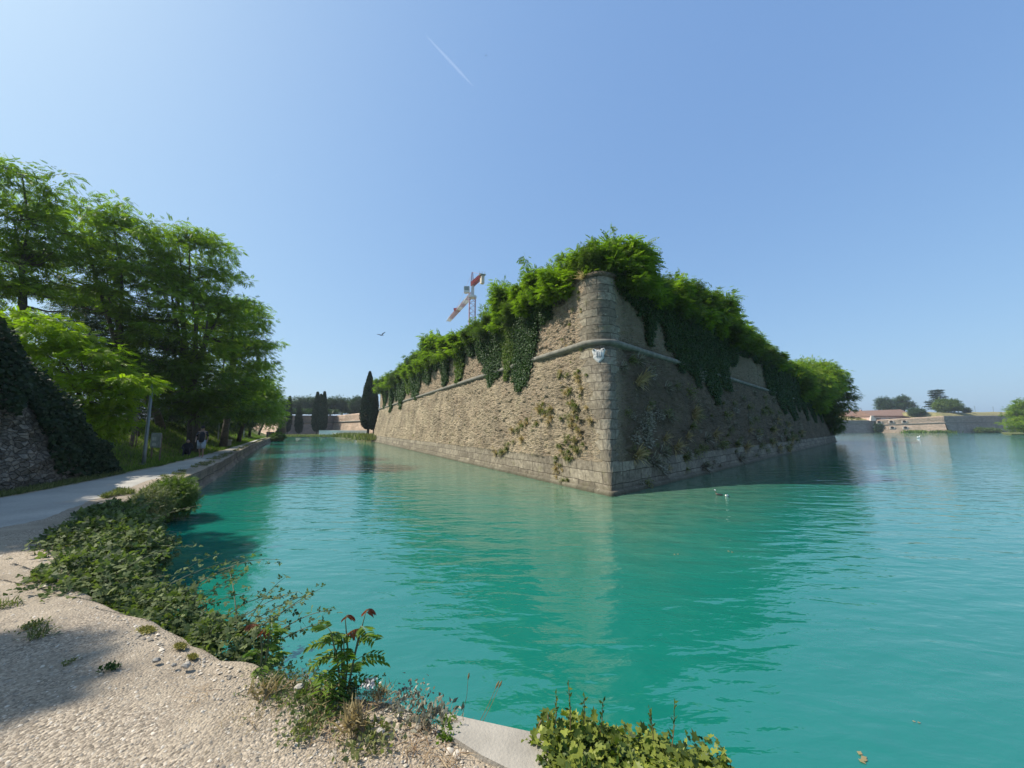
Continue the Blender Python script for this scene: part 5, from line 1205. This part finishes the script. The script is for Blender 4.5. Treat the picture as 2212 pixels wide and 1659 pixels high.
# ------------------------------------------------------------------ lamp posts, sign, stake, bench, people
M_galv = simple('galvanised_steel', (.22, .24, .24), .5, .15, 4, .6); M_wood = simple('old_wood', (.15, .11, .075), .9, .3)
def lamp(label, xb, yb, ytop, arm=1, first=None, Hh=None):
    b = onz(xb, yb, .85); e = ony(xb, ytop, b.y); h = Hh or (e.z - b.z)
    rt = empty('street_lamp', b); m = MB(); m.tube([(0, 0, -.2), (0, 0, .5), (0, 0, h)], [.075, .07, .05], 10); m.tube([(0, 0, 0), (0, 0, .03)], [.12, .12], 10); m.build('pole', M_galv, rt, True)
    m = MB(); m.tube([(0, 0, h - .04), (.28 * arm, 0, h)], .025, 6); m.build('arm', M_galv, rt); m = MB(); m.box((.42 * arm, 0, h + .005), (.42, .16, .06), top=.85); hd = m.build('lamp_head', M_galv, rt); m = MB(); m.box((.42 * arm, 0, h - .033), (.32, .11, .012)); m.build('lamp_glass', simple('lamp_glass_%d' % int(xb), (.5, .5, .48), .3), hd)
    return tag(rt, label, 'street lamp', 'lamp posts along the footpath')
lamp('grey lamp post nearest the camera where the rubble wall ends', 310, 1003, 830)
lamp('thin lamp post in the shade beyond the walking person', 470, 960, 868)
lamp('lamp post at the edge of the sunlit lawn', 526, 951, 890)
# info sign beside the lamp
b = onz(335, 994, .9); rt = empty('information_sign', b, -.25)
m = MB(); m.tube([(-.27, 0, -.2), (-.27, 0, 1.2)], .035, 8); m.tube([(.27, 0, -.2), (.27, 0, 1.2)], .035, 8); m.build('post', M_wood, rt)
m = MB(); m.box((0, -.05, .95), (.62, .04, .70)); m.build('frame', M_galv, rt)
m = MB(); m.box((0, -.075, .95), (.54, .012, .62)); m.build('board', simple('sign_board', (.20, .22, .20), .5), rt)
m = MB(); m.box((-.08, -.083, 1.02), (.28, .008, .18)); m.box((-.05, -.083, .75), (.22, .008, .12)); m.build('printed_panel', simple('sign_print', (.36, .37, .33), .6), rt)
tag(rt, 'small framed information board on posts behind the nearest lamp post', 'sign')
b = onz(278, 985, 1.0); m = MB(); m.tube([(0, 0, -.3), (.1, 0, 1.0), (.16, 0, 2.2)], [.09, .085, .075], 8); m.tube([(.2, .1, .3), (.24, .1, 1.5)], [.03, .02], 5); o = m.build('wooden_stake', M_wood, smooth=True); o.location = b; tag(o, 'short leaning wooden stake in the grass left of the lamp post', 'stake')
# bench
b = onz(492, 962, .95); rt = empty('stone_bench', b, -1.0); m = MB(); m.box((0, 0, .42), (1.7, .5, .10)); m.build('seat', M_cop, rt)
for s_ in (-.6, .6): m = MB(); m.box((s_, 0, .18), (.16, .42, .40)); m.build('leg', M_cop, rt)
tag(rt, 'low stone bench in the grass beyond the walking person', 'bench')
def person(label, loc, rz_, J, Ed, Rd, cloth, seated=False):
    me = bpy.data.meshes.new('person'); me.from_pydata(J, Ed, []); o = bpy.data.objects.new('person', me); C.objects.link(o)
    o.location = loc; o.rotation_euler = (0, 0, rz_)
    sk = o.modifiers.new('skin', 'SKIN'); 
    for i, r_ in enumerate(Rd): me.skin_vertices[0].data[i].radius = (r_, r_ * .8)
    me.skin_vertices[0].data[0].use_root = True
    o.modifiers.new('sub', 'SUBSURF').levels = 1
    o.modifiers['sub'].render_levels = 2
    me.materials.append(cloth); return tag(o, label, 'person')
# skeleton: pelvis, belly, chest, neck, head, headtop ...
M_skin = simple('skin', (.28, .17, .12), .6, .1); M_black = simple('dark_clothes', (.018, .018, .022), .9, .2); M_short = simple('grey_shorts', (.33, .35, .38), .9, .1)
def body(walk=True):
    if walk:
        J = [(0, 0, .95), (0, .0, 1.12), (0, 0, 1.34), (0, 0, 1.49), (0, -.02, 1.58), (0, -.02, 1.70),
             (.19, 0, 1.42), (.25, .05, 1.14), (.24, -.06, .92), (.245, -.1, .83), (-.19, 0, 1.42), (-.25, -.04, 1.14), (-.23, -.18, .95), (-.235, -.24, .87),
             (.10, 0, .90), (.11, -.16, .50), (.11, -.10, .08), (.11, -.26, .04), (-.10, 0, .90), (-.11, .06, .48), (-.11, .30, .14), (-.11, .20, .04)]
        Ed = [(0, 1), (1, 2), (2, 3), (3, 4), (4, 5), (2, 6), (6, 7), (7, 8), (8, 9), (2, 10), (10, 11), (11, 12), (12, 13), (0, 14), (14, 15), (15, 16), (16, 17), (0, 18), (18, 19), (19, 20), (20, 21)]
        Rd = [.15, .14, .16, .06, .095, .07, .07, .045, .035, .04, .07, .045, .035, .04, .095, .06, .04, .035, .095, .06, .04, .035]
    else:
        J = [(0, 0, .22), (0, -.02, .40), (0, -.06, .62), (0, -.08, .76), (0, -.10, .85), (0, -.10, .96),
             (.18, -.06, .70), (.24, -.22, .48), (.12, -.40, .46), (.06, -.45, .46), (-.18, -.06, .70), (-.24, -.22, .48), (-.12, -.40, .46), (-.06, -.45, .46),
             (.10, -.06, .20), (.13, -.42, .46), (.13, -.58, .08), (.13, -.72, .04), (-.10, -.06, .20), (-.13, -.42, .44), (-.13, -.6, .08), (-.13, -.74, .04)]
        Ed = [(0, 1), (1, 2), (2, 3), (3, 4), (4, 5), (2, 6), (6, 7), (7, 8), (8, 9), (2, 10), (10, 11), (11, 12), (12, 13), (0, 14), (14, 15), (15, 16), (16, 17), (0, 18), (18, 19), (19, 20), (20, 21)]
        Rd = [.16, .15, .16, .06, .09, .07, .07, .045, .035, .035, .07, .045, .035, .035, .095, .06, .04, .035, .095, .06, .04, .035]
    return J, Ed, Rd
J, Ed, Rd = body(); pw_ = person('person walking along the footpath in a black top and light grey shorts', onz(433, 989, .79), R(25), J, Ed, Rd, M_skin)
def garment(name, rings, mat, parent, legs=None):
    m = MB()
    for pts, rr in rings: m.tube(pts, rr, 12, flat=.75)
    return m.build(name, mat, parent, True)
garment('shirt', [([(0, 0, .88), (0, 0, 1.1), (0, 0, 1.3), (0, 0, 1.45)], [.19, .18, .21, .11]), ([(.16, 0, 1.43), (.25, .04, 1.18)], [.09, .075]), ([(-.16, 0, 1.43), (-.25, -.03, 1.18)], [.09, .075])], M_black, pw_)
garment('shorts', [([(.09, 0, .96), (.115, -.15, .52)], [.13, .10]), ([(-.09, 0, .96), (-.115, .055, .52)], [.13, .10])], M_short, pw_)
m = MB(); m.blob((0, -.01, 1.69), (.10, .115, .10), 3, .04, rings=8, seg=12); m.build('hair', M_black, pw_, True)
J, Ed, Rd = body(False); ps_ = person('person in dark clothes sitting on the grass edge in deep shade', onz(404, 986, .80), R(35), J, Ed, Rd, M_black)
m = MB(); m.blob((0, -.115, .88), (.085, .095, .115), 3, .03, rings=8, seg=12); m.build('face', M_skin, ps_, True); m = MB(); m.blob((0, -.085, .92), (.095, .105, .10), 3, .03, rings=8, seg=12); m.build('hair', M_black, ps_, True)

# ------------------------------------------------------------------ birds
M_bw = simple('white_feathers', (.75, .75, .72), .8, .1); M_bk = simple('black_feathers', (.02, .02, .022), .8, .2); M_br = simple('brown_feathers', (.12, .085, .06), .8, .3)
def bird_sweep(m, pts, rads, mis, n=10, flat=.85):
    k = len(m.f); m.tube(pts, rads, n, flat=flat); per = n
    for i in range(len(pts) - 1):
        for j in range(n): m.mi[k + i * n + j] = mis[i]
def grebe(label, loc, rz_):
    m = MB(); bird_sweep(m, [(-.24, 0, .06), (-.18, 0, .05), (-.05, 0, .04), (.10, 0, .06), (.17, 0, .11), (.18, 0, .2), (.18, 0, .29), (.2, 0, .335), (.235, 0, .335), (.26, 0, .33), (.31, 0, .325)], [.01, .06, .09, .08, .045, .024, .022, .035, .033, .012, .002], [1, 1, 1, 2, 2, 2, 0, 0, 0, 1])
    m.blob((.195, 0, .375), (.035, .03, .02), 2, .1, mi=1)
    o = m.build('grebe', [M_bw, M_bk, M_br], smooth=True); o.location = loc; o.rotation_euler = (0, 0, rz_); o.scale = (.55, .55, .55); return tag(o, label, 'water bird')
grebe('upright necked grebe with a white cheek swimming off the bastion corner', onz(1553, 1070, 0), R(150))
m = MB(); bird_sweep(m, [(-.2, 0, .08), (-.14, 0, .07), (-.02, 0, .06), (.12, 0, .07), (.17, 0, .12), (.18, 0, .17), (.21, 0, .18), (.26, 0, .17)], [.01, .055, .095, .075, .045, .04, .03, .004], [1, 1, 0, 0, 0, 1, 1]); 
o = m.build('duck', [M_bw, M_bk], smooth=True); o.location = onz(1570, 1073, 0); o.rotation_euler = (0, 0, R(-120)); o.scale = (.6, .6, .6); tag(o, 'small white breasted duck right of the grebe', 'duck')
m = MB(); bird_sweep(m, [(-.5, 0, .25), (-.38, 0, .2), (-.1, 0, .18), (.25, 0, .2), (.36, 0, .32), (.34, 0, .55), (.42, 0, .68), (.5, 0, .68), (.6, 0, .64)], [.02, .14, .24, .18, .08, .05, .055, .06, .01], [0] * 8)
o = m.build('swan', M_bw, smooth=True); o.location = onz(1984, 946, 0); o.scale = (.9, .9, .9); tag(o, 'white swan far out on the water before the fortress', 'swan')
def flyer(name, label, x, y, Y, s):
    p = ony(x, y, Y); m = MB(); m.tube([(-.45, 0, -.02), (-.2, 0, -.03), (.1, 0, 0), (.32, 0, .02), (.5, 0, .02)], [.01, .10, .12, .10, .04], 8, flat=.7)
    def wing(pts, ch):
        for i in range(len(pts) - 1):
            a, b = Vector(pts[i]), Vector(pts[i + 1]); c0, c1 = ch[i], ch[i + 1]
            vs = [a + Vector((0, -c0, 0)), b + Vector((0, -c1, 0)), b + Vector((0, c1, -.02)), a + Vector((0, c0, -.02))]; vs += [v + Vector((0, 0, .03)) for v in vs]
            m.add(vs, [(0, 1, 2, 3), (7, 6, 5, 4), (0, 4, 5, 1), (1, 5, 6, 2), (2, 6, 7, 3), (3, 7, 4, 0)])
    wing([(-.05, 0, .03), (-.35, .1, .16), (-.8, .2, .22), (-1.05, .3, .2)], [.16, .2, .14, .03]); wing([(.05, 0, .05), (.3, -.1, .3), (.65, -.1, .52), (.85, -.1, .66)], [.16, .2, .14, .03])
    o = m.build(name, M_bk); o.location = p; o.scale = (s, s, s); return tag(o, label, 'bird')
flyer('flying_bird', 'dark bird gliding with spread wings left of the bastion', 824, 724, 40, .5)
flyer('flying_bird', 'tiny distant bird high in the sky above the bastion', 1050, 120, 90, .3)
# contrail
p0 = ony(920, 76, 900); p1 = ony(1022, 186, 1000)
t = NT('contrail'); em = t.n('BsdfTranslucent', Color=(1, 1, 1)); tr_ = t.n('BsdfTransparent'); mx = t.n('MixShader', Fac=.03); t.put(mx.inputs[1], tr_.outputs[0]); t.put(mx.inputs[2], em.outputs[0]); t.t.links.new(mx.outputs[0], t.out.inputs[0])
m = MB(); m.tube([p0, p0.lerp(p1, .35), p0.lerp(p1, .7), p1], [1, 4, 4.5, 1], 10); tag(m.build('contrail', t.m, smooth=True), 'faint white aircraft trail high in the sky', 'contrail')
# leaves floating on the water
for i, (x, y, r_, lab) in enumerate([(1852, 1641, .05, 'pale torn leaf floating at lower right'), (1975, 1560, .025, 'small orange leaf floating far right'), (1543, 1592, .02, 'small orange leaf floating just beyond the ivy shoots'), (1460, 1197, .05, 'pale speck of leaf floating below the shaded face'), (1577, 1192, .05, 'pale leaf floating below the two water birds')]):
    rs = np.random.RandomState(i); n_ = 4 if i == 0 else 2; o = leaves('floating_leaf', M_straw, np.zeros((n_, 3)) + np.array([0, 0, .006]) + rs.normal(size=(n_, 3)) * np.array([r_ * .4, r_ * .4, 0]), np.c_[rs.normal(size=(n_, 2)), np.zeros(n_)], np.tile(np.array([[0, 0, 1.]]), (n_, 1)), r_, t_leaf(.35, .02, .0), seed=i)
    o.location = onz(x, y, 0); tag(o, lab, 'leaf', 'leaves floating on the water')

# ------------------------------------------------------------------ haze
t = NT('haze_air'); pv = t.n('VolumePrincipled', Density=.0003, Anisotropy=.2); pv.inputs['Color'].default_value = (.80, .90, 1.0, 1)
t.t.links.new(pv.outputs[0], t.out.inputs['Volume'])
m = MB(); m.box((250, 420, 32), (1340, 1000, 70)); hz = m.build('haze', t.m); tag(hz, kind='stuff')
